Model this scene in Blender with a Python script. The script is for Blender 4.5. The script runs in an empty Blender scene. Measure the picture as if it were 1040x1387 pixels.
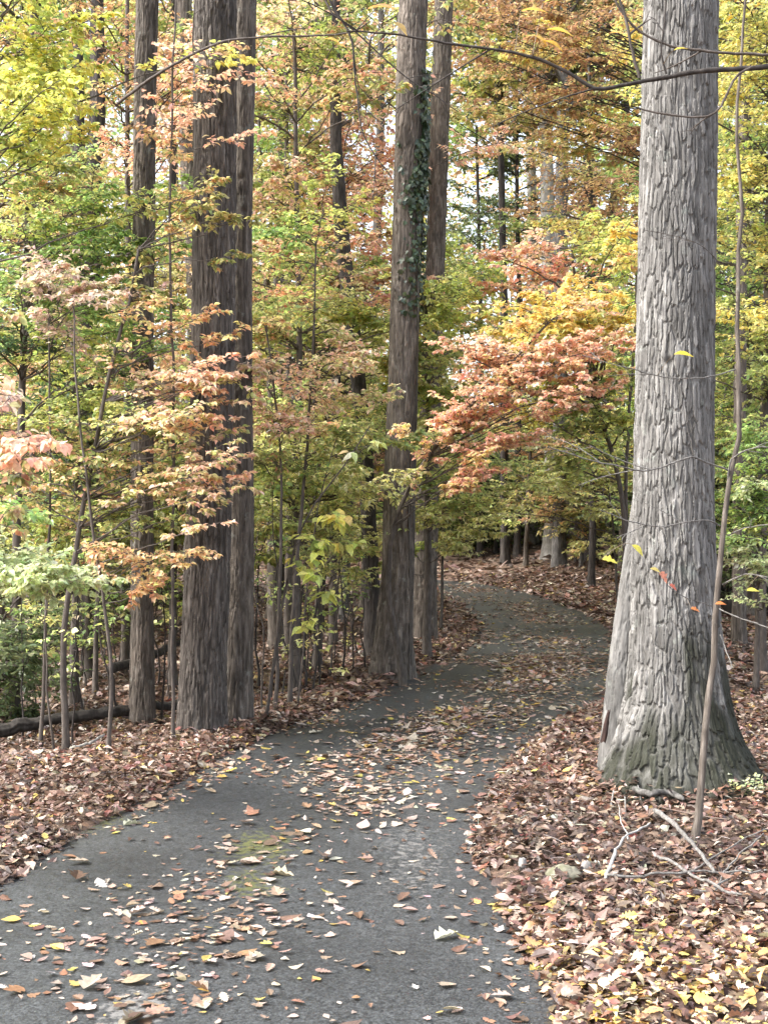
import bpy, math, colorsys
import numpy as np

rng = np.random.default_rng(11)
C = bpy.context.scene.collection
CAMH, FPX, CX, CY = 1.75, 1800.0, 520.0, 693.5

# ------------------------------------------------------------------ numeric helpers
def nrm(a):
    return a / np.maximum(np.linalg.norm(a, axis=-1, keepdims=True), 1e-9)

def sst(a, b, x):
    t = np.clip((x - a) / (b - a), 0, 1)
    return t * t * (3 - 2 * t)

def hsh(i, j, k, s):
    v = np.sin(i * 127.1 + j * 311.7 + k * 74.7 + s * 19.19) * 43758.5453
    return v - np.floor(v)

def vn3(x, y, z, s=0.0):
    xi, yi, zi = np.floor(x), np.floor(y), np.floor(z)
    fx, fy, fz = x - xi, y - yi, z - zi
    fx = fx * fx * (3 - 2 * fx); fy = fy * fy * (3 - 2 * fy); fz = fz * fz * (3 - 2 * fz)
    r = 0
    for a in (0, 1):
        wx = fx if a else 1 - fx
        for b in (0, 1):
            wy = fy if b else 1 - fy
            for c in (0, 1):
                wz = fz if c else 1 - fz
                r = r + wx * wy * wz * hsh(xi + a, yi + b, zi + c, s)
    return r

def vn2(x, y, s=0.0):
    return vn3(x, y, np.zeros_like(x) + 0.5, s)

def P3(px, py, Y):
    return np.array([(px - CX) * Y / FPX, Y, CAMH - (py - CY) * Y / FPX])

# ------------------------------------------------------------------ road and terrain
def gp(px, py):
    Y = CAMH * FPX / (py - CY)
    return ((px - CX) * Y / FPX, Y)

RIGHT = [(0.34, -6), (0.40, 1.0), (0.52, 3.0)] + [gp(*p) for p in ((740, 1387), (695, 1250), (622, 1150), (634, 1110), (655, 1060), (690, 1020), (728, 990), (785, 962), (818, 930), (832, 892), (828, 866), (802, 840), (762, 820), (702, 801), (645, 790), (590, 785))] + [(-1.5, 36.5), (-8, 37.5), (-30, 38)]
LEFT = [(-2.6, -6), (-2.35, 1.0), (-2.1, 3.6)] + [gp(*p) for p in ((0, 1200), (135, 1132), (240, 1066), (350, 1006), (425, 975), (500, 948), (560, 920), (620, 890), (657, 862), (652, 836), (604, 806), (583, 796))] + [(-1.5, 33.6), (-8, 34.8), (-30, 35.2)]

def resample(pts, n):
    p = np.array(pts, float)
    for _ in range(3):                                   # Chaikin rounding
        q = np.empty((2 * len(p) - 2, 2))
        q[0::2] = 0.75 * p[:-1] + 0.25 * p[1:]
        q[1::2] = 0.25 * p[:-1] + 0.75 * p[1:]
        p = np.vstack([p[:1], q, p[-1:]])
    d = np.r_[0, np.cumsum(np.linalg.norm(np.diff(p, axis=0), axis=1))]
    s = np.linspace(0, d[-1], n)
    return np.c_[np.interp(s, d, p[:, 0]), np.interp(s, d, p[:, 1])]

NR = 900
ER, EL = resample(RIGHT, NR), resample(LEFT, NR)
# pair the left edge with the right edge by nearest normalised length, then a centre line
CL = 0.5 * (ER + EL)
for _ in range(6):
    CL[1:-1] = 0.25 * CL[:-2] + 0.5 * CL[1:-1] + 0.25 * CL[2:]
dC = np.r_[0, np.cumsum(np.linalg.norm(np.diff(CL, axis=0), axis=1))]
CL = np.c_[np.interp(np.linspace(0, dC[-1], NR), dC, CL[:, 0]), np.interp(np.linspace(0, dC[-1], NR), dC, CL[:, 1])]
TN = nrm(np.gradient(CL, axis=0))
NN = np.c_[TN[:, 1], -TN[:, 0]]                          # points right of travel

def near_d(pts, side):
    out = np.full(len(CL), 9.0)
    for i in range(len(CL)):
        rel = pts - CL[i]
        al = np.abs(rel @ TN[i]); la = (rel @ NN[i]) * side
        ok = (al < 0.25) & (la > 0) & (la < 4)
        if ok.any():
            out[i] = la[ok].min()
    bad = out > 8
    if bad.any():
        out[bad] = np.interp(np.flatnonzero(bad), np.flatnonzero(~bad), out[~bad])
    k = np.ones(21) / 21
    return np.convolve(np.pad(out, 10, mode='edge'), k, 'valid')
WR, WL = near_d(ER, 1), near_d(EL, -1)

def road_uv(x, y):
    """signed lateral position u (-1 left edge .. 1 right edge), distance outside the edge (m, negative inside), index"""
    x = np.asarray(x, float); y = np.asarray(y, float)
    shp = x.shape; q = np.c_[x.ravel(), y.ravel()]
    u = np.empty(len(q)); e = np.empty(len(q)); ix = np.empty(len(q), int)
    sub = CL[::3]
    for a in range(0, len(q), 20000):
        b = q[a:a + 20000]
        d2 = (b[:, None, 0] - sub[None, :, 0]) ** 2 + (b[:, None, 1] - sub[None, :, 1]) ** 2
        i = d2.argmin(1) * 3
        la = ((b - CL[i]) * NN[i]).sum(1)
        dist = np.sqrt(d2.min(1)) * np.where(la < 0, -1, 1)
        w = np.where(la > 0, WR[i], WL[i])
        u[a:a + 20000] = dist / w
        e[a:a + 20000] = np.abs(dist) - w
        ix[a:a + 20000] = i
    return u.reshape(shp), e.reshape(shp), ix.reshape(shp)

def gh(x, y):
    x = np.asarray(x, float); y = np.asarray(y, float)
    u, e, ix = road_uv(x, y)
    o = np.maximum(e, 0)
    z = -0.035 + 0.06 * sst(-0.05, 0.22, e)
    right = u > 0
    bump = (vn2(x * 1.3, y * 1.3, 3) - .6) * .10 + (vn2(x * 3.7, y * 3.7, 5) - .5) * .04
    z = z + bump * sst(0.05, .8, e)
    rise = np.where(right, 0.012 * np.minimum(o, 30), -0.045 * np.minimum(o, 7))
    far = sst(17, 30, y)
    rise = rise + np.where(right, far * 0.11 * np.minimum(o, 9), far * .02 * np.minimum(o, 3))
    rise = rise + sst(44, 95, y) * 2.2
    rise = rise + (vn2(x * .12, y * .12, 8) - .5) * .8 * sst(6, 18, o)
    return z + rise * sst(0, 1.2, o)

# ------------------------------------------------------------------ mesh building
class Geo:
    def __init__(s):
        s.v, s.f, s.c, s.n = [], [], [], 0
    def add(s, v, f, c=None):
        v = np.asarray(v, np.float32).reshape(-1, 3)
        s.v.append(v); s.f.append(np.asarray(f, np.int64).reshape(-1, 4) + s.n); s.n += len(v)
        if c is not None:
            s.c.append(np.asarray(c, np.float32).reshape(-1, 3))
    def build(s, name, mat, parent=None, smooth=False, origin=None):
        v = np.concatenate(s.v); f = np.concatenate(s.f)
        loc = np.zeros(3) if origin is None else np.asarray(origin, float)
        v = (v - loc).astype(np.float32)
        me = bpy.data.meshes.new(name)
        me.vertices.add(len(v)); me.vertices.foreach_set('co', v.ravel())
        me.loops.add(f.size); me.loops.foreach_set('vertex_index', f.ravel().astype(np.int32))
        me.polygons.add(len(f)); me.polygons.foreach_set('loop_start', np.arange(0, f.size, 4, dtype=np.int32))
        me.polygons.foreach_set('use_smooth', np.full(len(f), smooth))
        if s.c:
            c = np.concatenate(s.c)
            at = me.color_attributes.new('tint', 'FLOAT_COLOR', 'POINT')
            at.data.foreach_set('color', np.c_[c, np.ones(len(c))].astype(np.float32).ravel())
        me.update(calc_edges=True)
        me.materials.append(mat)
        o = bpy.data.objects.new(name, me); C.objects.link(o)
        if parent is not None:
            o.parent = parent
        elif origin is not None:
            o.location = loc
        return o

def tag(o, label=None, cat=None, group=None, kind=None):
    for k, v in (('label', label), ('category', cat), ('group', group), ('kind', kind)):
        if v: o[k] = v
    return o

def thing(name, loc, label, cat, group=None):
    o = bpy.data.objects.new(name, None); C.objects.link(o)
    o.location = [float(a) for a in loc]; o.empty_display_size = .2
    return tag(o, label, cat, group)

def grid_faces(a, b, wrap=False):
    i = np.arange(a - 1)[:, None]; j = np.arange(b if wrap else b - 1)[None, :]
    j2 = (j + 1) % b
    return np.stack([i * b + j, i * b + j2, (i + 1) * b + j2, (i + 1) * b + j], -1).reshape(-1, 4)

def tubes(geo, P, R, S=5, col=None):
    M, K, _ = P.shape
    T = nrm(np.gradient(P, axis=1))
    ref = np.where(np.abs(T[..., 2:3]) > .93, np.array([1., 0, 0]), np.array([0, 0, 1.]))
    U = nrm(np.cross(T, ref)); V = np.cross(T, U)
    a = np.arange(S) * 2 * np.pi / S
    ring = P[:, :, None] + R[:, :, None, None] * (U[:, :, None] * np.cos(a)[:, None] + V[:, :, None] * np.sin(a)[:, None])
    f = grid_faces(K, S, True)
    f = (f[None] + (np.arange(M) * K * S)[:, None, None])
    c = None if col is None else np.broadcast_to(np.asarray(col, float), (M * K * S, 3))
    geo.add(ring, f, c)

PROF = {
    'oval': (np.linspace(0, 1, 5), np.array([.02, .22, .30, .22, .02])),
    'hex': (np.array([0, .45, 1.]), np.array([.03, .32, .02])),
    'ovate': (np.linspace(0, 1, 7), np.array([.02, .22, .32, .32, .24, .12, .01])),
    'oak': (np.array([0, .12, .2, .3, .38, .48, .56, .68, .75, .88, 1.]), np.array([.02, .06, .17, .09, .27, .13, .33, .17, .28, .2, .03])),
    'maple': (np.array([0, .08, .2, .3, .42, .5, .6, .72, .86, 1.]), np.array([.03, .28, .40, .26, .50, .36, .18, .24, .10, .01])),
}

def leaves(geo, P, D, N, L, prof='hex', wid=1.0, curl=.15, fold=.25, col=None, twist=.0):
    """many leaves at once; D length axis, N face normal, L length"""
    t, w = PROF[prof]
    M, K = len(P), len(t)
    D = nrm(D); N = nrm(N - D * (N * D).sum(-1, keepdims=True)); S = np.cross(N, D)
    L = np.broadcast_to(np.asarray(L, float), (M,))[:, None]
    cu = np.broadcast_to(np.asarray(curl, float), (M,))[:, None]
    fo = np.broadcast_to(np.asarray(fold, float), (M,))[:, None]
    wd = np.broadcast_to(np.asarray(wid, float), (M,))[:, None]
    tw = np.broadcast_to(np.asarray(twist, float), (M,))[:, None]
    x = L * t * (1 - .15 * np.abs(cu)); zc = -cu * L * (t - .1) ** 2
    hw = L * w * wd
    out = np.empty((M, K, 3, 3))
    mid = P[:, None] + D[:, None] * x[..., None] + N[:, None] * zc[..., None]
    out[:, :, 1] = mid
    for k, sg in ((0, 1.), (2, -1.)):
        an = fo + sg * tw * t
        out[:, :, k] = mid + S[:, None] * (sg * hw * np.cos(an))[..., None] + N[:, None] * (hw * np.sin(an))[..., None]
    f = grid_faces(K, 3)[:, ::-1]
    f = f[None] + (np.arange(M) * K * 3)[:, None, None]
    c = None if col is None else np.repeat(col, K * 3, axis=0)
    geo.add(out, f, c)

# ------------------------------------------------------------------ materials
def newmat(name):
    m = bpy.data.materials.new(name); m.use_nodes = True
    nt = m.node_tree; nt.nodes.clear()
    return m, nt, nt.nodes, nt.links

def leaf_mat(name, trans=.46, rough=.36, gain=1.32, spec=.5, bump=0):
    m, nt, n, l = newmat(name)
    at = n.new('ShaderNodeAttribute'); at.attribute_name = 'tint'
    tc = n.new('ShaderNodeTexCoord')
    no = n.new('ShaderNodeTexNoise'); no.inputs['Scale'].default_value = 60; no.inputs['Detail'].default_value = 3
    l.new(tc.outputs['Object'], no.inputs['Vector'])
    mr = n.new('ShaderNodeMapRange'); mr.inputs['From Min'].default_value = .3; mr.inputs['From Max'].default_value = .7
    mr.inputs['To Min'].default_value = .72; mr.inputs['To Max'].default_value = 1.2
    l.new(no.outputs['Fac'], mr.inputs['Value'])
    mx = n.new('ShaderNodeMix'); mx.data_type = 'RGBA'; mx.blend_type = 'MULTIPLY'; mx.inputs[0].default_value = 1
    l.new(at.outputs['Color'], mx.inputs[6]); l.new(mr.outputs['Result'], mx.inputs[7])
    pb = n.new('ShaderNodeBsdfPrincipled'); pb.inputs['Roughness'].default_value = rough
    pb.inputs['Specular IOR Level'].default_value = spec
    l.new(mx.outputs[2], pb.inputs['Base Color'])
    out = n.new('ShaderNodeOutputMaterial')
    if trans > 0:
        tb = n.new('ShaderNodeBsdfTranslucent')
        g = n.new('ShaderNodeMix'); g.data_type = 'RGBA'; g.blend_type = 'MULTIPLY'; g.inputs[0].default_value = 1
        g.inputs[7].default_value = (gain, gain, gain * .9, 1)
        l.new(mx.outputs[2], g.inputs[6]); l.new(g.outputs[2], tb.inputs['Color'])
        ms = n.new('ShaderNodeMixShader'); ms.inputs[0].default_value = trans
        l.new(pb.outputs[0], ms.inputs[1]); l.new(tb.outputs[0], ms.inputs[2]); l.new(ms.outputs[0], out.inputs[0])
    else:
        l.new(pb.outputs[0], out.inputs[0])
    return m

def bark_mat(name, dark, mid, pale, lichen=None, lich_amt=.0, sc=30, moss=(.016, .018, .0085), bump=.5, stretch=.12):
    m, nt, n, l = newmat(name)
    tc = n.new('ShaderNodeTexCoord'); mp = n.new('ShaderNodeMapping'); mp.inputs['Scale'].default_value = (1, 1, stretch)
    l.new(tc.outputs['Object'], mp.inputs['Vector'])
    a = n.new('ShaderNodeTexNoise'); a.inputs['Scale'].default_value = sc; a.inputs['Detail'].default_value = 6; a.inputs['Roughness'].default_value = .65
    l.new(mp.outputs[0], a.inputs['Vector'])
    cr = n.new('ShaderNodeValToRGB'); e = cr.color_ramp.elements
    e[0].position = .3; e[0].color = (*dark, 1); e[1].position = .72; e[1].color = (*pale, 1)
    k = e.new(.5); k.color = (*mid, 1)
    l.new(a.outputs['Fac'], cr.inputs['Fac'])
    col = cr.outputs['Color']
    b = n.new('ShaderNodeTexNoise'); b.inputs['Scale'].default_value = 2.3; b.inputs['Detail'].default_value = 5
    l.new(tc.outputs['Object'], b.inputs['Vector'])
    v = n.new('ShaderNodeMapRange'); v.inputs['From Min'].default_value = .3; v.inputs['From Max'].default_value = .7
    v.inputs['To Min'].default_value = .78; v.inputs['To Max'].default_value = 1.2
    l.new(b.outputs['Fac'], v.inputs['Value'])
    mx = n.new('ShaderNodeMix'); mx.data_type = 'RGBA'; mx.blend_type = 'MULTIPLY'; mx.inputs[0].default_value = 1
    l.new(col, mx.inputs[6]); l.new(v.outputs['Result'], mx.inputs[7]); col = mx.outputs[2]
    if lichen:
        c = n.new('ShaderNodeTexNoise'); c.inputs['Scale'].default_value = 9; c.inputs['Detail'].default_value = 8; c.inputs['Roughness'].default_value = .7
        l.new(tc.outputs['Object'], c.inputs['Vector'])
        r = n.new('ShaderNodeMapRange'); r.inputs['From Min'].default_value = .62 - lich_amt; r.inputs['From Max'].default_value = .70 - lich_amt
        r.inputs['To Max'].default_value = .8
        l.new(c.outputs['Fac'], r.inputs['Value'])
        x = n.new('ShaderNodeMix'); x.data_type = 'RGBA'; x.inputs[7].default_value = (*lichen, 1)
        l.new(r.outputs['Result'], x.inputs[0]); l.new(col, x.inputs[6]); col = x.outputs[2]
    at = n.new('ShaderNodeAttribute'); at.attribute_name = 'tint'
    sp = n.new('ShaderNodeSeparateColor'); l.new(at.outputs['Color'], sp.inputs[0])
    pv = n.new('ShaderNodeMapRange'); pv.inputs['To Min'].default_value = .72; pv.inputs['To Max'].default_value = 1.22
    l.new(sp.outputs[2], pv.inputs['Value'])
    px_ = n.new('ShaderNodeMix'); px_.data_type = 'RGBA'; px_.blend_type = 'MULTIPLY'; px_.inputs[0].default_value = 1
    l.new(col, px_.inputs[6]); l.new(pv.outputs['Result'], px_.inputs[7]); col = px_.outputs[2]
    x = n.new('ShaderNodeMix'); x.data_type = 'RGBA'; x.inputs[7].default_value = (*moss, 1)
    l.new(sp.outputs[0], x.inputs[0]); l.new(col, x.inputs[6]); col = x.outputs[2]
    pb = n.new('ShaderNodeBsdfPrincipled'); pb.inputs['Roughness'].default_value = .85; pb.inputs['Specular IOR Level'].default_value = .25
    l.new(col, pb.inputs['Base Color'])
    bp = n.new('ShaderNodeBump'); bp.inputs['Strength'].default_value = bump; bp.inputs['Distance'].default_value = .01
    l.new(a.outputs['Fac'], bp.inputs['Height']); l.new(bp.outputs[0], pb.inputs['Normal'])
    out = n.new('ShaderNodeOutputMaterial'); l.new(pb.outputs[0], out.inputs[0])
    return m

M_LEAF = leaf_mat('autumn_leaf')
M_LIT = leaf_mat('fallen_leaf', trans=.12, rough=.45, spec=.45)
M_IVY = leaf_mat('ivy_leaf', trans=.12, rough=.35, spec=.5)
M_OAK = bark_mat('pale_oak_bark', (.06, .057, .051), (.15, .143, .133), (.28, .272, .258), (.25, .262, .235), .03, sc=40, stretch=.12, bump=1.0)
M_SMOOTH = bark_mat('smooth_grey_bark', (.085, .08, .073), (.135, .13, .122), (.18, .176, .167), (.20, .21, .185), .04, sc=14, stretch=.5, bump=.2)
M_BROWN = bark_mat('brown_furrowed_bark', (.03, .025, .021), (.085, .072, .062), (.205, .182, .16), None, sc=46, stretch=.11, bump=1.2)
M_BRGREY = bark_mat('brown_grey_bark', (.04, .032, .026), (.10, .083, .068), (.22, .19, .163), (.19, .19, .165), .02, sc=36, stretch=.13, bump=1.0)
M_GREY = bark_mat('grey_bark', (.045, .04, .037), (.10, .093, .087), (.20, .188, .177), (.22, .23, .20), .03, sc=30, stretch=.16, bump=.9)
M_DARK = bark_mat('dark_bark', (.02, .017, .015), (.045, .038, .034), (.085, .075, .066), None, sc=30, stretch=.15)
M_PALE = bark_mat('pale_bark', (.22, .205, .185), (.34, .325, .30), (.48, .46, .43), (.5, .5, .46), .02, sc=20, stretch=.3, bump=.3)
M_TWIG = bark_mat('twig_bark', (.055, .045, .038), (.09, .075, .064), (.15, .13, .115), None, sc=40, stretch=.3, bump=.3)
M_WHITE = bark_mat('bleached_twig', (.07, .062, .055), (.145, .136, .125), (.25, .24, .222), None, sc=60, stretch=.4, bump=.5)

def ground_mat():
    m, nt, n, l = newmat('forest_soil')
    tc = n.new('ShaderNodeTexCoord')
    a = n.new('ShaderNodeTexNoise'); a.inputs['Scale'].default_value = 14; a.inputs['Detail'].default_value = 10; a.inputs['Roughness'].default_value = .75
    l.new(tc.outputs['Object'], a.inputs['Vector'])
    w = n.new('ShaderNodeTexVoronoi'); w.inputs['Scale'].default_value = 13
    l.new(tc.outputs['Object'], w.inputs['Vector'])
    sp = n.new('ShaderNodeSeparateColor'); l.new(w.outputs['Color'], sp.inputs[0])
    cr = n.new('ShaderNodeValToRGB'); e = cr.color_ramp.elements
    e[0].position = .1; e[0].color = (.05, .033, .024, 1); e[1].position = .95; e[1].color = (.22, .14, .095, 1)
    k = e.new(.5); k.color = (.11, .07, .048, 1)
    mm = n.new('ShaderNodeMath'); mm.operation = 'MULTIPLY_ADD'; mm.inputs[1].default_value = .55
    l.new(sp.outputs[0], mm.inputs[0])
    m2 = n.new('ShaderNodeMath'); m2.operation = 'MULTIPLY'; m2.inputs[1].default_value = .5
    l.new(a.outputs['Fac'], m2.inputs[0]); l.new(m2.outputs[0], mm.inputs[2])
    l.new(mm.outputs[0], cr.inputs['Fac'])
    pb = n.new('ShaderNodeBsdfPrincipled'); pb.inputs['Roughness'].default_value = .9
    l.new(cr.outputs['Color'], pb.inputs['Base Color'])
    bp = n.new('ShaderNodeBump'); bp.inputs['Strength'].default_value = .9; bp.inputs['Distance'].default_value = .03
    l.new(mm.outputs[0], bp.inputs['Height']); l.new(bp.outputs[0], pb.inputs['Normal'])
    o = n.new('ShaderNodeOutputMaterial'); l.new(pb.outputs[0], o.inputs[0])
    return m

def asphalt_mat():
    m, nt, n, l = newmat('old_asphalt')
    tc = n.new('ShaderNodeTexCoord')
    def noise(s, d, r=.6):
        a = n.new('ShaderNodeTexNoise'); a.inputs['Scale'].default_value = s; a.inputs['Detail'].default_value = d; a.inputs['Roughness'].default_value = r
        l.new(tc.outputs['Object'], a.inputs['Vector']); return a.outputs['Fac']
    big, fine, mid = noise(1.1, 5), noise(120, 4, .85), noise(22, 6)
    v = n.new('ShaderNodeTexVoronoi'); v.inputs['Scale'].default_value = 110
    l.new(tc.outputs['Object'], v.inputs['Vector'])
    cr = n.new('ShaderNodeValToRGB'); e = cr.color_ramp.elements
    e[0].position = .3; e[0].color = (.016, .0172, .0178, 1); e[1].position = .7; e[1].color = (.035, .0375, .0385, 1)
    l.new(big, cr.inputs['Fac'])
    def mul(col, fac, lo, hi, a=.3, b=.7):
        r = n.new('ShaderNodeMapRange'); r.inputs['From Min'].default_value = a; r.inputs['From Max'].default_value = b
        r.inputs['To Min'].default_value = lo; r.inputs['To Max'].default_value = hi; l.new(fac, r.inputs['Value'])
        x = n.new('ShaderNodeMix'); x.data_type = 'RGBA'; x.blend_type = 'MULTIPLY'; x.inputs[0].default_value = 1
        l.new(col, x.inputs[6]); l.new(r.outputs[0], x.inputs[7]); return x.outputs[2]
    sp = n.new('ShaderNodeSeparateColor'); l.new(v.outputs['Color'], sp.inputs[0])
    col = mul(cr.outputs['Color'], fine, .3, 2.0, .35, .65)
    col = mul(col, sp.outputs[0], .45, 1.9, 0, 1)
    col = mul(col, mid, .75, 1.25)
    at = n.new('ShaderNodeAttribute'); at.attribute_name = 'tint'
    sa = n.new('ShaderNodeSeparateColor'); l.new(at.outputs['Color'], sa.inputs[0])
    def over(col, mask, nz, thr, c):
        ad = n.new('ShaderNodeMath'); ad.operation = 'MULTIPLY_ADD'; ad.inputs[1].default_value = 4.0; l.new(nz, ad.inputs[0]); l.new(mask, ad.inputs[2])
        r0 = n.new('ShaderNodeMapRange'); r0.inputs['From Min'].default_value = thr; r0.inputs['From Max'].default_value = thr + .45; r0.inputs['To Max'].default_value = .9
        l.new(ad.outputs[0], r0.inputs['Value'])
        gt = n.new('ShaderNodeMath'); gt.operation = 'MULTIPLY'; gt.inputs[1].default_value = 3.0; gt.use_clamp = True; l.new(mask, gt.inputs[0])
        r = n.new('ShaderNodeMath'); r.operation = 'MULTIPLY'; l.new(r0.outputs[0], r.inputs[0]); l.new(gt.outputs[0], r.inputs[1])
        x = n.new('ShaderNodeMix'); x.data_type = 'RGBA'; l.new(r.outputs[0], x.inputs[0]); l.new(col, x.inputs[6])
        x.inputs[7].default_value = (*c, 1); return x.outputs[2]
    n2 = noise(26, 9, .72)
    col = over(col, sa.outputs[2], n2, 2.5, (.055, .036, .026))      # leaf mould at the edges
    col = over(col, sa.outputs[0], n2, 2.6, (.09, .095, .03))       # moss
    col = over(col, sa.outputs[1], n2, 2.35, (.17, .165, .155))      # pale worn patch
    pb = n.new('ShaderNodeBsdfPrincipled'); pb.inputs['Roughness'].default_value = .5; pb.inputs['Specular IOR Level'].default_value = .55
    l.new(col, pb.inputs['Base Color'])
    bp = n.new('ShaderNodeBump'); bp.inputs['Strength'].default_value = .4; bp.inputs['Distance'].default_value = .003
    l.new(fine, bp.inputs['Height']); l.new(bp.outputs[0], pb.inputs['Normal'])
    o = n.new('ShaderNodeOutputMaterial'); l.new(pb.outputs[0], o.inputs[0])
    return m

def stone_mat(name, a, b):
    m, nt, n, l = newmat(name)
    tc = n.new('ShaderNodeTexCoord'); t = n.new('ShaderNodeTexNoise'); t.inputs['Scale'].default_value = 18; t.inputs['Detail'].default_value = 7
    l.new(tc.outputs['Object'], t.inputs['Vector'])
    cr = n.new('ShaderNodeValToRGB'); e = cr.color_ramp.elements
    e[0].position = .35; e[0].color = (*a, 1); e[1].position = .65; e[1].color = (*b, 1); l.new(t.outputs['Fac'], cr.inputs['Fac'])
    pb = n.new('ShaderNodeBsdfPrincipled'); pb.inputs['Roughness'].default_value = .8; l.new(cr.outputs[0], pb.inputs['Base Color'])
    bp = n.new('ShaderNodeBump'); bp.inputs['Distance'].default_value = .01; l.new(t.outputs['Fac'], bp.inputs['Height']); l.new(bp.outputs[0], pb.inputs['Normal'])
    o = n.new('ShaderNodeOutputMaterial'); l.new(pb.outputs[0], o.inputs[0])
    return m

# ------------------------------------------------------------------ colours (linear)
PAL = {
    'yellow': [((.82, .62, .05), 4), ((.72, .60, .08), 3), ((.54, .54, .08), 2), ((.74, .46, .05), 1)],
    'yelgreen': [((.46, .50, .09), 4), ((.34, .42, .08), 3), ((.62, .57, .11), 3), ((.22, .30, .06), 1)],
    'green': [((.24, .38, .09), 4), ((.34, .47, .10), 3), ((.16, .27, .06), 2), ((.52, .56, .11), 2)],
    'bluegreen': [((.07, .15, .06), 4), ((.10, .19, .07), 3), ((.16, .24, .08), 2)],
    'pale': [((.56, .62, .34), 4), ((.48, .56, .25), 3), ((.66, .68, .44), 2), ((.62, .58, .26), 1)],
    'orange': [((.68, .38, .18), 4), ((.72, .47, .22), 3), ((.60, .52, .17), 3), ((.58, .28, .14), 1)],
    'peach': [((.72, .47, .32), 4), ((.68, .40, .27), 3), ((.66, .56, .24), 3), ((.48, .50, .17), 3)],
    'peachgreen': [((.62, .34, .18), 3), ((.50, .44, .14), 3), ((.30, .34, .09), 3), ((.6, .25, .12), 1)],
    'coral': [((.84, .42, .31), 4), ((.86, .52, .33), 3), ((.80, .33, .24), 2), ((.82, .65, .24), 3)],
    'pink': [((.84, .50, .36), 4), ((.84, .42, .27), 3), ((.80, .58, .28), 2)],
    'lime': [((.66, .64, .09), 4), ((.56, .60, .10), 3), ((.76, .64, .09), 2), ((.36, .44, .08), 2)],
    'goldolive': [((.74, .57, .08), 3), ((.56, .52, .12), 4), ((.42, .43, .12), 3), ((.68, .62, .16), 2)],
    'gold': [((.80, .58, .10), 4), ((.72, .60, .14), 3), ((.76, .47, .17), 2), ((.52, .52, .14), 2)],
    'mauve': [((.62, .45, .38), 4), ((.68, .54, .44), 3), ((.54, .36, .29), 2), ((.5, .5, .22), 2)],
    'rust': [((.46, .25, .11), 4), ((.56, .33, .13), 3), ((.36, .18, .09), 2), ((.50, .38, .13), 2)],
    'olive': [((.36, .42, .10), 4), ((.50, .50, .13), 3), ((.24, .32, .08), 3), ((.64, .58, .16), 2)],
    'oliveorange': [((.40, .38, .11), 4), ((.54, .46, .14), 3), ((.62, .36, .14), 2), ((.28, .32, .09), 2)],
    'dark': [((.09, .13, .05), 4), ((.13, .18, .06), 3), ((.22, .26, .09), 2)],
    'paleyellow': [((.64, .60, .20), 4), ((.56, .56, .16), 3), ((.70, .65, .32), 2), ((.40, .44, .12), 2)],
    'ivy': [((.022, .045, .018), 4), ((.035, .065, .022), 3), ((.07, .10, .04), 1)],
}
for _k in PAL:                                            # weathered late-season leaf: a little paler and greyer
    PAL[_k] = [(tuple(.81 * c_ + .19 * (.35 * sum(rgb) / 3 + .65 * max(rgb) * .85) for c_ in rgb), w_) for rgb, w_ in PAL[_k]]
LITTER = [((.215, .138, .10), 5), ((.31, .225, .175), 5), ((.135, .08, .058), 5), ((.062, .038, .029), 5), ((.215, .112, .072), 3), ((.41, .34, .28), 2), ((.34, .25, .085), 1), ((.185, .07, .052), 1)]
LITTER_WOOD = [((.135, .09, .068), 5), ((.20, .145, .11), 4), ((.075, .048, .037), 6), ((.05, .033, .026), 5), ((.33, .27, .22), 1), ((.15, .08, .05), 2)]
ROADLEAF = [((.26, .18, .132), 5), ((.36, .285, .225), 5), ((.44, .38, .32), 3), ((.14, .085, .06), 4), ((.26, .14, .085), 3), ((.44, .33, .09), 1)]

def pick(pal, n, r):
    cols = np.array([p[0] for p in pal]); w = np.array([p[1] for p in pal], float)
    return cols[r.choice(len(cols), n, p=w / w.sum())]

def jitter(c, r, s=.24):
    return np.clip(c * np.exp(r.normal(0, s, (len(c), 1))) * np.exp(r.normal(0, .06, c.shape)), 0.005, .85)

# ------------------------------------------------------------------ growing plants
def bez(A, Cc, B, K):
    t = np.linspace(0, 1, K)[None, :, None]
    return (1 - t) ** 2 * A[:, None] + 2 * t * (1 - t) * Cc[:, None] + t * t * B[:, None]

def wob(P, amp, r):
    M, K, _ = P.shape
    w = np.cumsum(r.normal(0, 1, (M, K, 3)), axis=1)
    t = np.linspace(0, 1, K)[None, :, None]
    w = w - w[:, :1] - t * (w[:, -1:] - w[:, :1]) * .6
    w[:, 0] = 0
    return P + w * amp / math.sqrt(K)

def at_t(P, idx, t):
    K = P.shape[1]
    x = np.clip(t * (K - 1), 0, K - 1.001); i = x.astype(int); f = (x - i)[:, None]
    a, b = P[idx, i], P[idx, i + 1]
    return a * (1 - f) + b * f, nrm(b - a)

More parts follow.
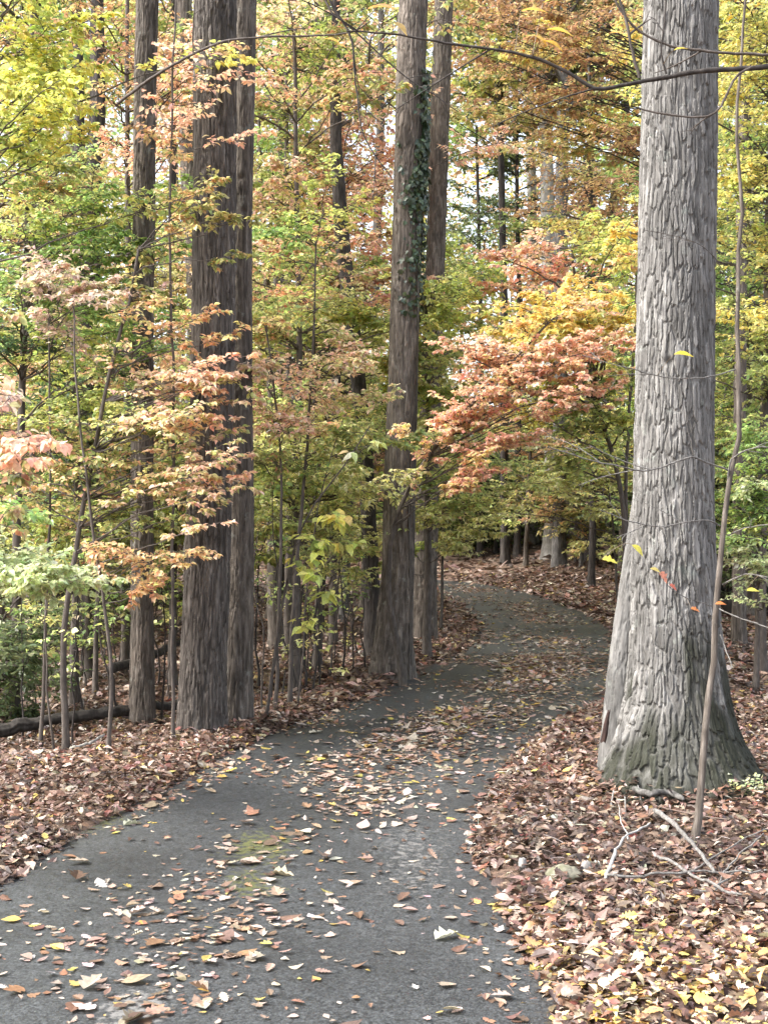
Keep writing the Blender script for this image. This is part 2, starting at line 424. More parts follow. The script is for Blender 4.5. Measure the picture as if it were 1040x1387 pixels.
def side_shoots(P, n, t0, lens, r, ang=(35, 65), flat=.22, K=5, droop=.05, pitch=0.05):
    """n planar side shoots for every polyline in P"""
    M = len(P); idx = np.repeat(np.arange(M), n)
    t = t0 + (1 - t0) * ((np.tile(np.arange(n), M) + r.uniform(.1, .9, M * n)) / n)
    S, T = at_t(P, idx, t)
    up = np.array([0, 0, 1.]) + r.normal(0, flat, (M * n, 3))
    B = nrm(np.cross(T, up)); sg = np.where(np.tile(np.arange(n), M) % 2 == 0, 1., -1.) * np.where(r.random(M * n) < .12, -1, 1)
    a = np.radians(r.uniform(*ang, M * n))[:, None]
    D = T * np.cos(a) + B * sg[:, None] * np.sin(a) + r.normal(0, .10, (M * n, 3)) + np.array([0, 0, pitch]) + np.c_[np.zeros((M * n, 2)), r.normal(0, .16, M * n)]
    D = nrm(D)
    L = np.repeat(lens, n) * (1.15 - .6 * t) * r.uniform(.65, 1.2, M * n)
    E = S + D * L[:, None]; E[:, 2] -= droop * L
    mid = S + D * L[:, None] * .5 + r.normal(0, .06, (M * n, 3)) * L[:, None]
    return bez(S, mid, E, K), L, idx

def put_leaves(geo, P, n, Lf, cols, r, prof, t0=.15, droop=.25, tilt=.35, spread=(35, 75), wid=1., fold=.25, curl=.25):
    M = len(P); idx = np.repeat(np.arange(M), n)
    t = t0 + (1 - t0) * ((np.tile(np.arange(n), M) + r.uniform(.2, 1., M * n)) / n)
    S, T = at_t(P, idx, np.minimum(t, 1))
    B = nrm(np.cross(T, np.array([0, 0, 1.]) + r.normal(0, .15, (M * n, 3))))
    sg = np.where(np.tile(np.arange(n), M) % 2 == 0, 1., -1.)[:, None]
    a = np.radians(r.uniform(*spread, M * n))[:, None]
    D = T * np.cos(a) + B * sg * np.sin(a); D[:, 2] -= droop * r.uniform(0, 1.6, M * n); D = nrm(D)
    N = np.array([0, 0, 1.]) + r.normal(0, tilt, (M * n, 3))
    L = Lf * r.uniform(.55, 1.2, M * n)
    S = S + D * (L * .12)[:, None]
    leaves(geo, S, D, N, L, prof, wid * r.uniform(.85, 1.15, M * n), r.normal(curl, .22, M * n), r.normal(fold, .2, M * n), cols(idx), r.normal(0, .15, M * n))

def plant(name, label, cat, stems, targets, pal, leaf=.07, prof='hex', bark=None, group=None, seed=0, nb=9, nt=3, nl=4, limb_r=.012, spread=.45,
          droop=.25, tilt=.35, flat=.22, wid=1., dup=1.3, fine=True, stem_sides=9, woodname='trunk', stem_wob=.03, wood=True, t0=.35, crownname='crown', rise=.28, smooth_col=.42, mosscol=0.):
    """stems: list of (points Nx3, r0, r1); targets: list of (point, spread, palette or None)"""
    r = np.random.default_rng(1000 + seed)
    if fine:
        leaf *= .74; nl = int(round(nl * 1.7)); dup += .5
    base = np.array(stems[0][0][0], float)
    root = thing(name, base, label, cat, group)
    bark = bark or M_TWIG
    wg, lg = Geo(), Geo()
    SP, SR = [], []
    for pts, r0, r1 in stems:
        pts = np.array(pts, float)
        d = np.r_[0, np.cumsum(np.linalg.norm(np.diff(pts, axis=0), axis=1))]
        K = max(8, min(40, int(d[-1] / .18)))
        s = np.linspace(0, d[-1], K)
        q = np.stack([np.interp(s, d, pts[:, i]) for i in range(3)], 1)
        for _ in range(2 + K // 12):
            q[1:-1] = .25 * q[:-2] + .5 * q[1:-1] + .25 * q[2:]
        q = wob(q[None], stem_wob, r)
        rad = (r0 + (r1 - r0) * np.linspace(0, 1, K) ** .9)[None] * (1 + .45 * np.exp(-s / .12))[None]
        tubes(wg, q, rad, stem_sides, (mosscol, 0, .5))
        SP.append(q[0]); SR.append(rad[0])
    A, B, R0, TG, PL = [], [], [], [], []
    more = []
    for tg in targets:
        for _ in range(int(dup) + (r.random() < dup % 1)):
            s_ = tg[1] if len(tg) > 1 and tg[1] else spread
            more.append((np.array(tg[0]) + r.normal(0, 1, 3) * np.array([.95, .95, .62]) * s_, s_ * r.uniform(.6, 1.15), tg[2] if len(tg) > 2 else None))
    targets = list(targets) + more
    for tg in targets:
        p = np.array(tg[0], float); sprd = tg[1] if len(tg) > 1 and tg[1] else spread
        pl = tg[2] if len(tg) > 2 and tg[2] else pal
        best = None
        for q, rad in zip(SP, SR):
            hd = np.linalg.norm(q[:, :2] - p[:2], axis=1)
            cost = np.abs(q[:, 2] - (p[2] - rise * hd)) + .35 * hd
            cost[:max(1, len(q) // 8)] += 1
            k = cost.argmin()
            if best is None or cost[k] < best[0]:
                best = (cost[k], q[k], rad[k])
        A.append(best[1]); B.append(p); R0.append(min(limb_r * (.7 + .3 * sprd / spread), best[2] * .8)); TG.append(sprd); PL.append(pl)
    if targets:
        A, B, R0, TG = np.array(A), np.array(B), np.array(R0), np.array(TG)
        mid = .5 * (A + B); mid[:, 2] += .12 * np.linalg.norm(B - A, axis=1) * (1 if rise > 0 else -1) * .5
        LP = wob(bez(A, mid, B, 12), .06 * 1.0, r)
        llen = np.linalg.norm(B - A, axis=1) + 1e-3
        tubes(wg, LP, R0[:, None] * np.linspace(1, .25, 12)[None], 5, (0, 0, .5))
        tm = np.clip(1 - 1.7 * TG / llen, .05, .6)
        Ps, Ls, Is = [], [], []
        for m in range(len(A)):
            p, L, i = side_shoots(LP[m:m + 1], nb, tm[m], TG[m:m + 1], r, flat=flat, K=5)
            Ps.append(p); Ls.append(L); Is.append(i + m)
        BP, BL, BI = np.concatenate(Ps), np.concatenate(Ls), np.concatenate(Is)
        tubes(wg, BP, (R0[BI] * .42)[:, None] * np.linspace(1, .3, 5)[None], 3, (0, 0, .5))
        base_c = np.empty((len(A), 3))
        palC = [PAL[x] for x in PL]
        for m in range(len(A)):
            base_c[m] = pick(palC[m], 1, r)[0]
        def colfn(limb_of):
            def fn(idx):
                li = limb_of[idx]
                c = base_c[li].copy()
                alt = np.empty_like(c)
                for nm in set(PL):
                    mk = np.array([PL[k] == nm for k in range(len(PL))])[li]
                    if mk.any(): alt[mk] = pick(PAL[nm], int(mk.sum()), r)
                use = r.random(len(c)) > smooth_col
                c[use] = alt[use]
                return jitter(c, r)
            return fn
        kw = dict(droop=droop, tilt=tilt, wid=wid)
        put_leaves(lg, BP, nl + 2, leaf, colfn(BI), r, prof, **kw)
        if nt:
            TP, TL, TI = side_shoots(BP, nt, .2, BL * .5, r, flat=flat, K=4)
            tubes(wg, TP, (R0[BI][TI] * .22)[:, None] * np.linspace(1, .4, 4)[None], 3, (0, 0, .5))
            put_leaves(lg, TP, nl, leaf, colfn(BI[TI]), r, prof, **kw)
        tipP = LP[:, -3:]
        put_leaves(lg, tipP, 4, leaf, colfn(np.arange(len(A))), r, prof, **kw)
    wg.build(woodname, bark, root, True, base)
    if targets:
        lg.build(crownname, M_LEAF, root, False, base)
    return root

# ------------------------------------------------------------------ barked trunks with modelled fissures
def trunk_mesh(name, parent, path, mat, na, ch, depth, seed, ztop_fine, nth, dz, flare=.35, flare_h=.3, lobes=4, moss=None, smooth_bark=False, origin=None, wobble=.02):
    """path rows: x, y, z, radius (world). fine rings up to ztop_fine, coarse above"""
    path = np.array(path, float)
    z0, z1 = path[0, 2], path[-1, 2]
    zz = np.r_[np.arange(z0, min(ztop_fine, z1), dz), np.linspace(min(ztop_fine, z1), z1, 30)] if z1 > ztop_fine else np.arange(z0, z1, dz)
    f = [np.interp(zz, path[:, 2], path[:, i]) for i in (0, 1, 3)]
    k = max(3, int(.2 / dz)) | 1
    fine = zz < ztop_fine
    def sm(a):
        n = int(fine.sum())
        if n < k * 2: return a
        b = a.copy(); b[:n] = np.convolve(np.pad(a[:n], k // 2, mode='edge'), np.ones(k) / k, 'valid')
        return b
    f = [sm(a) for a in f]
    th = np.arange(nth) * 2 * np.pi / nth
    Z, TH = np.meshgrid(zz, th, indexing='ij')
    h = Z - z0
    R = f[2][:, None] * np.ones_like(Z)
    ph = seed * 1.7
    lob = 1 + .55 * np.cos(lobes * TH + ph) * .6 + .3 * np.cos((lobes + 1) * TH + ph * 2.1)
    R = R * (1 + flare * np.exp(-h / flare_h) * lob)
    cx, sx = np.cos(TH), np.sin(TH)
    R = R * (1 + wobble * 2.5 * (vn3(cx * 1.5 + 9, sx * 1.5 + 9, Z * .9, seed) - .5) * 2 + .012 * np.cos(3 * TH + Z * .7 + seed))
    q = 2.2
    wu = (vn3(cx * q + 5, sx * q + 5, Z * 1.6, seed + 1) - .5) * 1.6 + (vn3(cx * 5 + 5, sx * 5 + 5, Z * 5, seed + 2) - .5) * .7 + (vn3(cx * 14 + 5, sx * 14 + 5, Z * 24, seed + 12) - .5) * .4 + (vn3(cx * 30 + 50, sx * 30 + 50, Z * 90, seed + 13) - .5) * .22
    wv = (vn3(cx * q + 5, sx * q + 5, Z * 2.5, seed + 3) - .5) * 1.3 + (vn3(cx * 9 + 5, sx * 9 + 5, Z * 13, seed + 4) - .5) * .35 + (vn3(cx * 26 + 5, sx * 26 + 5, Z * 20, seed + 14) - .5) * .22
    u = TH / (2 * np.pi) * na + wu; v = Z / ch + wv
    ui, vi = np.floor(u), np.floor(v)
    F1 = np.full(u.shape, 9.); F2 = np.full(u.shape, 9.); rid = np.zeros(u.shape); dvv = np.zeros(u.shape)
    for a in (-1, 0, 1):
        for b in (-1, 0, 1):
            cu, cv = ui + a, vi + b
            hu = np.mod(cu, na)
            ru, rv = hsh(hu, cv, 1., seed), hsh(hu, cv, 2., seed)
            px = cu + .12 + .76 * ru - u; py = cv + rv - v
            d = (np.abs(px) ** 3 + np.abs(py) ** 3) ** (1 / 3)
            cl = d < F1
            F2 = np.where(cl, F1, np.minimum(F2, d)); rid = np.where(cl, hsh(hu, cv, 3., seed), rid); dvv = np.where(cl, py, dvv)
            F1 = np.where(cl, d, F1)
    crk = .05 + .40 * sst(.35, .8, vn3(cx * 5 + 3, sx * 5 + 3, Z * 6, seed + 8)) + .05 * vn3(cx * 20 + 33, sx * 20 + 33, Z * 30, seed + 18)
    ridge = sst(0, 1, (F2 - F1 - crk * .45) / .14)
    fib = (vn3(cx * 40 + 50, sx * 40 + 50, Z * 9, seed + 9) - .5) + .7 * (vn3(cx * 75 + 90, sx * 75 + 90, Z * 24, seed + 10) - .5)
    disp = depth * (ridge * (.75 + .5 * rid) - .55 + .35 * dvv * ridge + .5 * fib + .3 * (vn3(cx * 22 + 30, sx * 22 + 30, Z * 22, seed + 6) - .5))
    kr = np.random.default_rng(seed + 4000)
    for _ in range(7):
        kt, kh, ks, ka = -np.pi / 2 + kr.normal(0, .8), kr.uniform(.7, 5.5), kr.uniform(.03, .06), kr.uniform(.012, .026)
        dd = (np.angle(np.exp(1j * (TH - kt))) * R) ** 2 + ((h - kh) * .75) ** 2
        R = R + ka * (np.exp(-dd / ks ** 2) - 1.5 * np.exp(-dd / (ks * .42) ** 2))
    R = R + disp * np.where(fine, 1, .5)[:, None] * np.minimum(1, f[2] / f[2][0] + .25)[:, None]
    X = f[0][:, None] + R * cx; Y = f[1][:, None] + R * sx
    ms = np.zeros(Z.shape) if moss is None else moss(TH, h, ridge, rid)
    g = Geo(); g.add(np.stack([X, Y, Z], -1), grid_faces(len(zz), nth, True), np.stack([ms, ridge, rid], -1))
    return g.build(name, mat, parent, True, origin), (zz, f[0], f[1], f[2])

def path_px(pts, Y, below=.25):
    """pts rows: px centre, py, width px -> world path (bottom first) at depth Y"""
    out = []
    for px, py, w in pts:
        p = P3(px, py, Y); out.append((*p, w * Y / FPX / 2))
    b = out[0]
    return [(b[0], b[1], b[2] - below, b[3] * 1.03)] + out

def extend(path, top, r=.6, lean=(0, 0)):
    a = path[-1]
    return path + [(a[0] + lean[0], a[1] + lean[1], top, a[3] * r)]

def crown_targets(c, rad, n, r, spread, pals):
    out = []
    for i in range(n):
        d = nrm(r.normal(0, 1, 3)); d = d * np.array(rad) * r.uniform(.35, 1) ** .6
        out.append((np.array(c) + d, spread * r.uniform(.75, 1.25), pals[r.integers(len(pals))]))
    return out

# ================================================================== SETTING
M_SOIL, M_ASPH = ground_mat(), asphalt_mat()
gx = np.r_[-240, -160, -100, -65, -45, -34, np.arange(-26, -7, .45), np.arange(-7, 8, .085), np.arange(8, 26, .45), 26, 34, 45, 65, 100, 160, 240]
gy = np.r_[-60, -30, -15, np.arange(-8, 3, .5), np.arange(3, 14, .085), np.arange(14, 40, .2), np.arange(40, 70, 1.5), 70, 90, 120, 160, 240, 330]
GX, GY = np.meshgrid(gx, gy)
GZ = gh(GX, GY)
g = Geo(); g.add(np.stack([GX, GY, GZ], -1), grid_faces(len(gy), len(gx)))
tag(g.build('ground', M_SOIL, smooth=True), kind='structure')

NW = 61
uu = np.linspace(-1, 1, NW)
ks = np.arange(NR)
lat = np.where(uu[None] > 0, uu[None] * (WR[:, None] + .16), uu[None] * (WL[:, None] + .16))
RX = CL[:, 0:1] + NN[:, 0:1] * lat; RY = CL[:, 1:2] + NN[:, 1:2] * lat
RZ = .012 - .014 * uu[None] ** 4 + (vn2(RX * 1.1, RY * 1.1, 21) - .5) * .012
# subdivide along the length near the camera
keep = []
for i in range(NR - 1):
    step = math.hypot(*(CL[i + 1] - CL[i])); n = max(1, int(step / (.03 if CL[i, 1] < 12 and CL[i, 1] > 2 else .09)))
    keep += [i + k / n for k in range(n)]
keep = np.array(keep + [NR - 1.001]); i0 = keep.astype(int); fr = (keep - i0)[:, None]
RX, RY, RZ = [a[i0] * (1 - fr) + a[i0 + 1] * fr for a in (RX, RY, RZ)]
U2 = np.broadcast_to(uu[None], RX.shape)
moss = 1.0 * np.exp(-((RX - gp(352, 1150)[0]) / .22) ** 2 - ((RY - gp(352, 1150)[1]) / .42) ** 2) + .85 * np.exp(-((RX - gp(340, 1203)[0]) / .17) ** 2 - ((RY - gp(340, 1203)[1]) / .24) ** 2)
moss += .75 * np.exp(-((RX - gp(120, 1112)[0]) / .25) ** 2 - ((RY - gp(120, 1112)[1]) / .3) ** 2) + .35 * sst(.72, 1, np.abs(U2)) * sst(12, 5, RY)
worn = .8 * np.exp(-((RX - gp(185, 1372)[0]) / .13) ** 2 - ((RY - gp(185, 1372)[1]) / .2) ** 2) + .42 * np.exp(-((RX - gp(560, 1165)[0]) / .22) ** 2 - ((RY - gp(560, 1165)[1]) / .9) ** 2) + .3 * np.exp(-((RX - gp(600, 1040)[0]) / .35) ** 2 - ((RY - gp(600, 1040)[1]) / 1.2) ** 2)
mould = .62 * sst(.78, 1., np.abs(U2)) + .2 * np.exp(-((U2 - .15) / .3) ** 2) * sst(7, 10, RY) * sst(18, 14, RY)
g = Geo(); g.add(np.stack([RX, RY, RZ], -1), grid_faces(RX.shape[0], NW)[:, ::-1], np.stack([moss, worn, mould], -1))
tag(g.build('road', M_ASPH, smooth=True), kind='structure')

# ------------------------------------------------------------------ fallen leaves
r = np.random.default_rng(5)
lit = Geo()
def band(y0, y1, dens, size, prof, kx=.36, pile=.032):
    A = (y1 - y0) * (kx * (y0 + y1) + 2.4)
    n = int(A * dens)
    y = r.uniform(y0, y1, n * 2); x = r.uniform(-1, 1, n * 2) * (kx * y1 + 1.2)
    ok = np.abs(x) < kx * y + 1.2; x, y = x[ok][:n], y[ok][:n]
    u, e, ix = road_uv(x, y)
    patch = vn2(x * 1.6, y * 1.6, 31)
    p = sst(-.16, .10, e - .10 * (u > 0) * sst(7.5, 9, y) + (patch - .5) * .42)
    wood = np.where(u < 0, sst(.9, 2.6, e), sst(1.6, 4, e) * sst(16, 9, y) + sst(.8, 2.6, e) * sst(14, 20, y) + .95 * np.exp(-((x - 1.25) / .8) ** 4 - ((y - 6.9) / .95) ** 4))
    wood = np.minimum(np.maximum(wood, .75 * sst(.56, .7, vn2(x * 1.3, y * 1.3, 57))), 1)
    p = p * (1 - .45 * wood) * (.6 + .4 * sst(.3, .5, patch))
    ok = r.random(len(x)) < p; x, y, e, wood, u = x[ok], y[ok], e[ok], wood[ok], u[ok]
    n = len(x)
    z = gh(x, y) + .07 * np.exp(-np.maximum(np.hypot(x - 1.88, y - 8.3) - .42, 0) / .12) + np.abs(r.normal(0, pile, n)) * sst(-.1, .25, e) + .014
    th = r.uniform(0, 2 * np.pi, n)
    D = np.stack([np.cos(th), np.sin(th), r.normal(0, .15, n)], -1)
    N = np.stack([r.normal(0, .22, n), r.normal(0, .22, n), np.ones(n)], -1)
    wd = r.random(n) < wood * .85
    c = np.where(wd[:, None], pick(LITTER_WOOD, n, r), pick(LITTER, n, r))
    # fresher, paler and more golden leaves beside the near right edge
    gold = (r.random(n) < .26 * sst(5.9, 4.6, y) * (u > 0))
    c[gold] = pick([((.56, .40, .12), 3), ((.56, .45, .28), 3), ((.50, .29, .12), 2)], int(gold.sum()), r)
    L = size * np.clip(np.exp(r.normal(-.05, .42, n)), .3, 1.65)
    pr = [prof] if isinstance(prof, str) else prof
    ch = r.integers(len(pr), size=n)
    for k, nm in enumerate(pr):
        m = ch == k
        leaves(lit, np.c_[x, y, z][m], D[m], N[m], L[m], nm, r.uniform(.75, 1.15, int(m.sum())), r.normal(.25, .36, int(m.sum())), r.normal(.08, .3, int(m.sum())), jitter(c[m], r, .26), r.normal(0, .5, int(m.sum())))
band(3.4, 7.2 , 3500, .047, ['oak', 'oak', 'ovate', 'maple', 'ovate', 'hex', 'oval'], .38)
band(7.2, 12, 2200, .051, ['oak', 'ovate', 'oval', 'hex'], .36)
band(12, 20, 640, .08, ['oval', 'hex'], .36)
band(20, 34, 260, .115, ['hex'], .36)
band(34, 48, 45, .22, ['hex'], .36)

# bits of twig mixed through the litter
nt_ = 1500
ty = r.uniform(4, 15, nt_); tx = r.uniform(-1, 1, nt_) * (.36 * ty + .8)
_, te, _ = road_uv(tx, ty); okk = te > .05; tx, ty = tx[okk], ty[okk]; nt_ = len(tx)
tz = gh(tx, ty) + r.uniform(.02, .075, nt_); ta = r.uniform(0, 2 * np.pi, nt_); tL = .06 * np.exp(r.normal(0, .6, nt_))
tA = np.c_[tx, ty, tz]; tB = tA + np.c_[np.cos(ta) * tL, np.sin(ta) * tL, r.normal(0, .12, nt_) * tL]
tubes(lit, bez(tA, .5 * (tA + tB) + r.normal(0, .08, (nt_, 3)) * tL[:, None], tB, 5), (.0012 + .0022 * r.random(nt_))[:, None] * np.linspace(1, .6, 5)[None], 4,
      np.repeat(jitter(pick([((.12, .09, .07), 3), ((.25, .21, .18), 2), ((.45, .42, .38), 1)], nt_, r), r), 20, 0))

# leaves lying on the asphalt
def on_road():
    n = 520000
    i = r.integers(0, NR - 40, n); u = r.uniform(-1, 1, n)
    w = np.where(u > 0, WR[i], WL[i])
    x = CL[i, 0] + NN[i, 0] * u * w + TN[i, 0] * r.uniform(-.05, .05, n); y = CL[i, 1] + NN[i, 1] * u * w + TN[i, 1] * r.uniform(-.05, .05, n)
    keepw = (w / 1.2) * np.ones(n)
    seg = dC[-1] / NR
    base_d = n / (dC[-1] * 2.0)                      # candidates per m2 (about)
    d = 280 + 640 * sst(6.2, 11, y) - 640 * sst(15, 22, y)
    ridge = .22 + .95 * np.exp(-((u - .12) / .4) ** 2) + .15 * sst(.78, 1, u) + .9 * sst(-.72, -1, u)
    ridge = np.where(y < 6.5, (.3 + .25 * sst(-.7, .0, u)) + .75 * np.exp(-((u - .25) / .5) ** 2) + 1.2 * sst(.75, 1, u), ridge)
    pt = vn2(x * 1.2, y * .9, 41)
    d = d * ridge * (.2 + 1.6 * sst(.3, .75, pt)) * (1 + .6 * (vn2(x * 4, y * 3, 43) - .5))
    for px, py, sx, sy, a in ((420, 1258, .26, .14, 190), (335, 1268, .16, .10, 110), (600, 1225, .25, .2, 80), (300, 1310, .16, .08, 110), (350, 1172, .2, .2, 80), (500, 1170, .35, .35, 60), (640, 1270, .16, .3, 90), (480, 1100, .4, .6, 50), (700, 1365, .15, .25, 110), (560, 1020, .3, .8, 60)):
        X, Y = gp(px, py); d = d + a * np.exp(-((x - X) / sx) ** 2 - ((y - Y) / sy) ** 2)
    ok = (r.random(n) < d / base_d * keepw) & (y > 3.4)
    return x[ok], y[ok], u[ok]
x, y, u = on_road()
n = len(x)
L = .040 * np.exp(r.normal(0, .5, n)); L = np.clip(L, .018, .115)
cidx = r.choice(len(ROADLEAF), n, p=np.array([c[1] for c in ROADLEAF]) / sum(c[1] for c in ROADLEAF))
col = jitter(np.array([c[0] for c in ROADLEAF])[cidx], r, .14)
kind = r.integers(0, 3, n)
th = r.uniform(0, 2 * np.pi, n)
inview = (np.abs(x) < .283 * y) & (y > 4.62)
order = np.argsort(-(L / y) * inview)
big = order[:300]; rest = order[300:]
ux, ue, uix = road_uv(x, y)
tl = r.normal(0, .09, (n, 2)); curl = np.abs(r.normal(.2, .3, n)); fold = r.normal(.08, .26, n)
zr = .014 + .006 * r.random(n) + np.abs(tl).max(1) * L * .35 + (vn2(x * 1.1, y * 1.1, 21) - .5) * .012 - .014 * np.clip(np.abs(ux), 0, 1) ** 4
D = np.stack([np.cos(th), np.sin(th), r.normal(0, .08, n)], -1)
N = np.c_[tl, np.ones(n)]
for k, nm in enumerate(('oak', 'ovate', 'maple')):
    m = rest[kind[rest] == k]
    far = y[m] > 10
    for q, nm2 in ((m[~far], nm), (m[far], 'hex' if nm != 'ovate' else 'oval')):
        leaves(lit, np.c_[x, y, zr][q], D[q], N[q], L[q] * np.where(y[q] > 14, 1.15, 1), nm2, 1., -curl[q] * .5, fold[q], col[q], 0.)
tag(lit.build('leaf_litter', M_LIT), kind='stuff')

CN = ['tan', 'pale buff', 'whitish', 'dark brown', 'rust brown', 'golden yellow']
KN = ['lobed', 'oval', 'pointed']
PLACES = [('beside the moss patches on asphalt', (350, 1180), 75), ('in the small leaf pile mid road', (420, 1258), 75), ('by the pale worn spot on the road', (185, 1372), 130),
          ('on bare asphalt by the left verge', (110, 1250), 120), ('along the right asphalt edge', (680, 1280), 80), ('on asphalt before the right leaf bank', (570, 1180), 90),
          ('on the lower middle of the road', (470, 1350), 110), ('on the asphalt past the moss patch', (430, 1080), 100)]
for i in big:
    gg = Geo(); nm = ('oak', 'ovate', 'maple')[kind[i]]
    leaves(gg, np.zeros((1, 3)), D[i:i + 1], N[i:i + 1], L[i:i + 1], nm, 1., -curl[i:i + 1] * .5, fold[i:i + 1], col[i:i + 1], 0.)
    o = gg.build('fallen_leaf', M_LIT); o.location = (x[i], y[i], zr[i])
    px, py = CX + FPX * x[i] / y[i], CY + CAMH * FPX / y[i]
    pl = min(PLACES, key=lambda q: math.hypot(px - q[1][0], py - q[1][1]) / q[2])[0]
    sz = 'large ' if L[i] > .095 else ('small ' if L[i] < .065 else '')
    st = 'folded' if abs(fold[i]) > .4 else ('curled' if curl[i] > .6 else 'flat')
    tag(o, f'{sz}{st} {CN[cidx[i]]} {KN[kind[i]]} leaf {pl}', 'leaf', 'fallen leaves on the near asphalt')

# ================================================================== NAMED TREES
# --- big oak on the right
oak_path = path_px([(927, 1088, 262), (926, 1066, 232), (922, 1045, 208), (920, 1018, 180), (918, 985, 156), (917, 940, 136), (916, 890, 124), (914, 830, 116), (912, 750, 109), (912, 650, 105), (914, 500, 104), (918, 250, 101), (921, 0, 97)], 8.35)
oak_path = extend(oak_path, 9.0, .8); oak_path = extend(oak_path, 15.0, .4, (.1, .2))
root = thing('oak_tree', oak_path[0][:3], 'massive pale grey oak with shaggy plated bark and flared mossy base', 'tree')
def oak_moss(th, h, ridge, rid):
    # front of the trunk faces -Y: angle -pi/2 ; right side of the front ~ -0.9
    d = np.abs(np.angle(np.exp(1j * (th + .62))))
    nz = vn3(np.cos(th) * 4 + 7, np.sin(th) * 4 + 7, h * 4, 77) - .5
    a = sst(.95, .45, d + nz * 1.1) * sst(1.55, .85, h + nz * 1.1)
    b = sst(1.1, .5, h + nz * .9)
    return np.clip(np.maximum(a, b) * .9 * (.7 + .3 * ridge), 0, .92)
trunk_mesh('trunk', root, oak_path, M_OAK, 56, .19, .0175, 3, 5.0, 560, .005, flare=.2, flare_h=.3, lobes=5, moss=oak_moss, origin=np.array(oak_path[0][:3]), wobble=.012)

# --- paler smooth trunk fused to its left side
sp = path_px([(839, 1010, 50), (841, 950, 45), (844, 900, 41), (850, 840, 37), (862, 740, 31), (874, 640, 25)], 8.5)
sp = extend(sp, 2.6, .5, (.12, .05))
root = thing('grey_tree', sp[0][:3], 'smooth pale grey slanting trunk pressed against the left of the big oak', 'tree')
trunk_mesh('trunk', root, sp, M_SMOOTH, 14, .3, .006, 5, 3.0, 120, .01, flare=.2, origin=np.array(sp[0][:3]), wobble=.03)

def forest_tree(name, label, pxs, Y, mat, na, ch, depth, seed, ztop, nth, dz, top=13., crown=None, pals=('olive',), ntg=14, leaf=.12, lean=(0, 0), group=None, moss=None, flare=.3, flare_h=.2, cat='tree', wobble=.02):
    p = path_px(pxs, Y)
    gz = float(gh(p[0][0], p[0][1])) - .12
    if p[0][2] > gz + .1:                      # foot hidden in the picture: carry it down to the soil
        p = [(p[0][0], p[0][1], gz, p[0][3] * 1.1)] + p
    p = extend(p, top, .55, lean)
    root = thing(name, p[0][:3], label, cat, group)
    o = np.array(p[0][:3])
    trunk_mesh('trunk', root, p, mat, na, ch, depth, seed, ztop, nth, dz, flare=flare, flare_h=flare_h, moss=moss, origin=o, wobble=wobble)
    if crown:
        rr = np.random.default_rng(seed + 500)
        c = np.array([p[-1][0], p[-1][1], top - crown[2] * .35])
        tg = crown_targets(c, crown, ntg, rr, crown[0] * .45, pals)
        grow_crown(root, o, p, tg, leaf, rr, mat)
    return root, p

def grow_crown(root, o, p, tg, leaf, rr, mat, nb=9, nt=3, nl=6, droop=.35, tilt=.5):
    leaf *= .8
    pa = np.array(p); wg, lg = Geo(), Geo()
    B = np.array([t[0] for t in tg]); TG = np.array([t[1] for t in tg]); n = len(B)
    hz = np.linalg.norm(B[:, :2] - np.c_[np.interp(B[:, 2], pa[:, 2], pa[:, 0]), np.interp(B[:, 2], pa[:, 2], pa[:, 1])], axis=1)
    za = np.clip(B[:, 2] - .5 * hz - .2, pa[0, 2] + .35 * (pa[-1, 2] - pa[0, 2]), pa[-1, 2] - .1)
    A = np.stack([np.interp(za, pa[:, 2], pa[:, i]) for i in range(3)], 1); A[:, 2] = za
    ra = np.interp(za, pa[:, 2], pa[:, 3]) * .35
    mid = .5 * (A + B) + np.array([0, 0, .12]) * np.linalg.norm(B - A, axis=1)[:, None]
    LP = wob(bez(A, mid, B, 10), .25, rr)
    tubes(wg, LP, ra[:, None] * np.linspace(1, .2, 10)[None], 5, (0, 0, .5))
    BP, BL, BI = side_shoots(LP, nb, .3, TG, rr, flat=.35, K=5, droop=.1)
    tubes(wg, BP, (ra[BI] * .3)[:, None] * np.linspace(1, .3, 5)[None], 3, (0, 0, .5))
    base_c = np.array([pick(PAL[t[2]], 1, rr)[0] for t in tg])
    def cf(lo):
        def fn(idx):
            c = base_c[lo[idx]].copy(); k = rr.random(len(c)) > .42
            nm = [t[2] for t in tg]; alt = c.copy()
            for q in set(nm):
                mk = np.array([a == q for a in nm])[lo[idx]]
                alt[mk] = pick(PAL[q], int(mk.sum()), rr)
            c[k] = alt[k]; return jitter(c, rr)
        return fn
    put_leaves(lg, BP, nl + 2, leaf, cf(BI), rr, 'hex', droop=droop, tilt=tilt)
    if nt:
        TP, TL, TI = side_shoots(BP, nt, .2, BL * .5, rr, flat=.35, K=4)
        tubes(wg, TP, (ra[BI][TI] * .16)[:, None] * np.linspace(1, .4, 4)[None], 3, (0, 0, .5))
        put_leaves(lg, TP, nl, leaf, cf(BI[TI]), rr, 'hex', droop=droop, tilt=tilt)
    wg.build('branch', M_TWIG, root, True, o)
    lg.build('crown', M_LEAF, root, False, o)

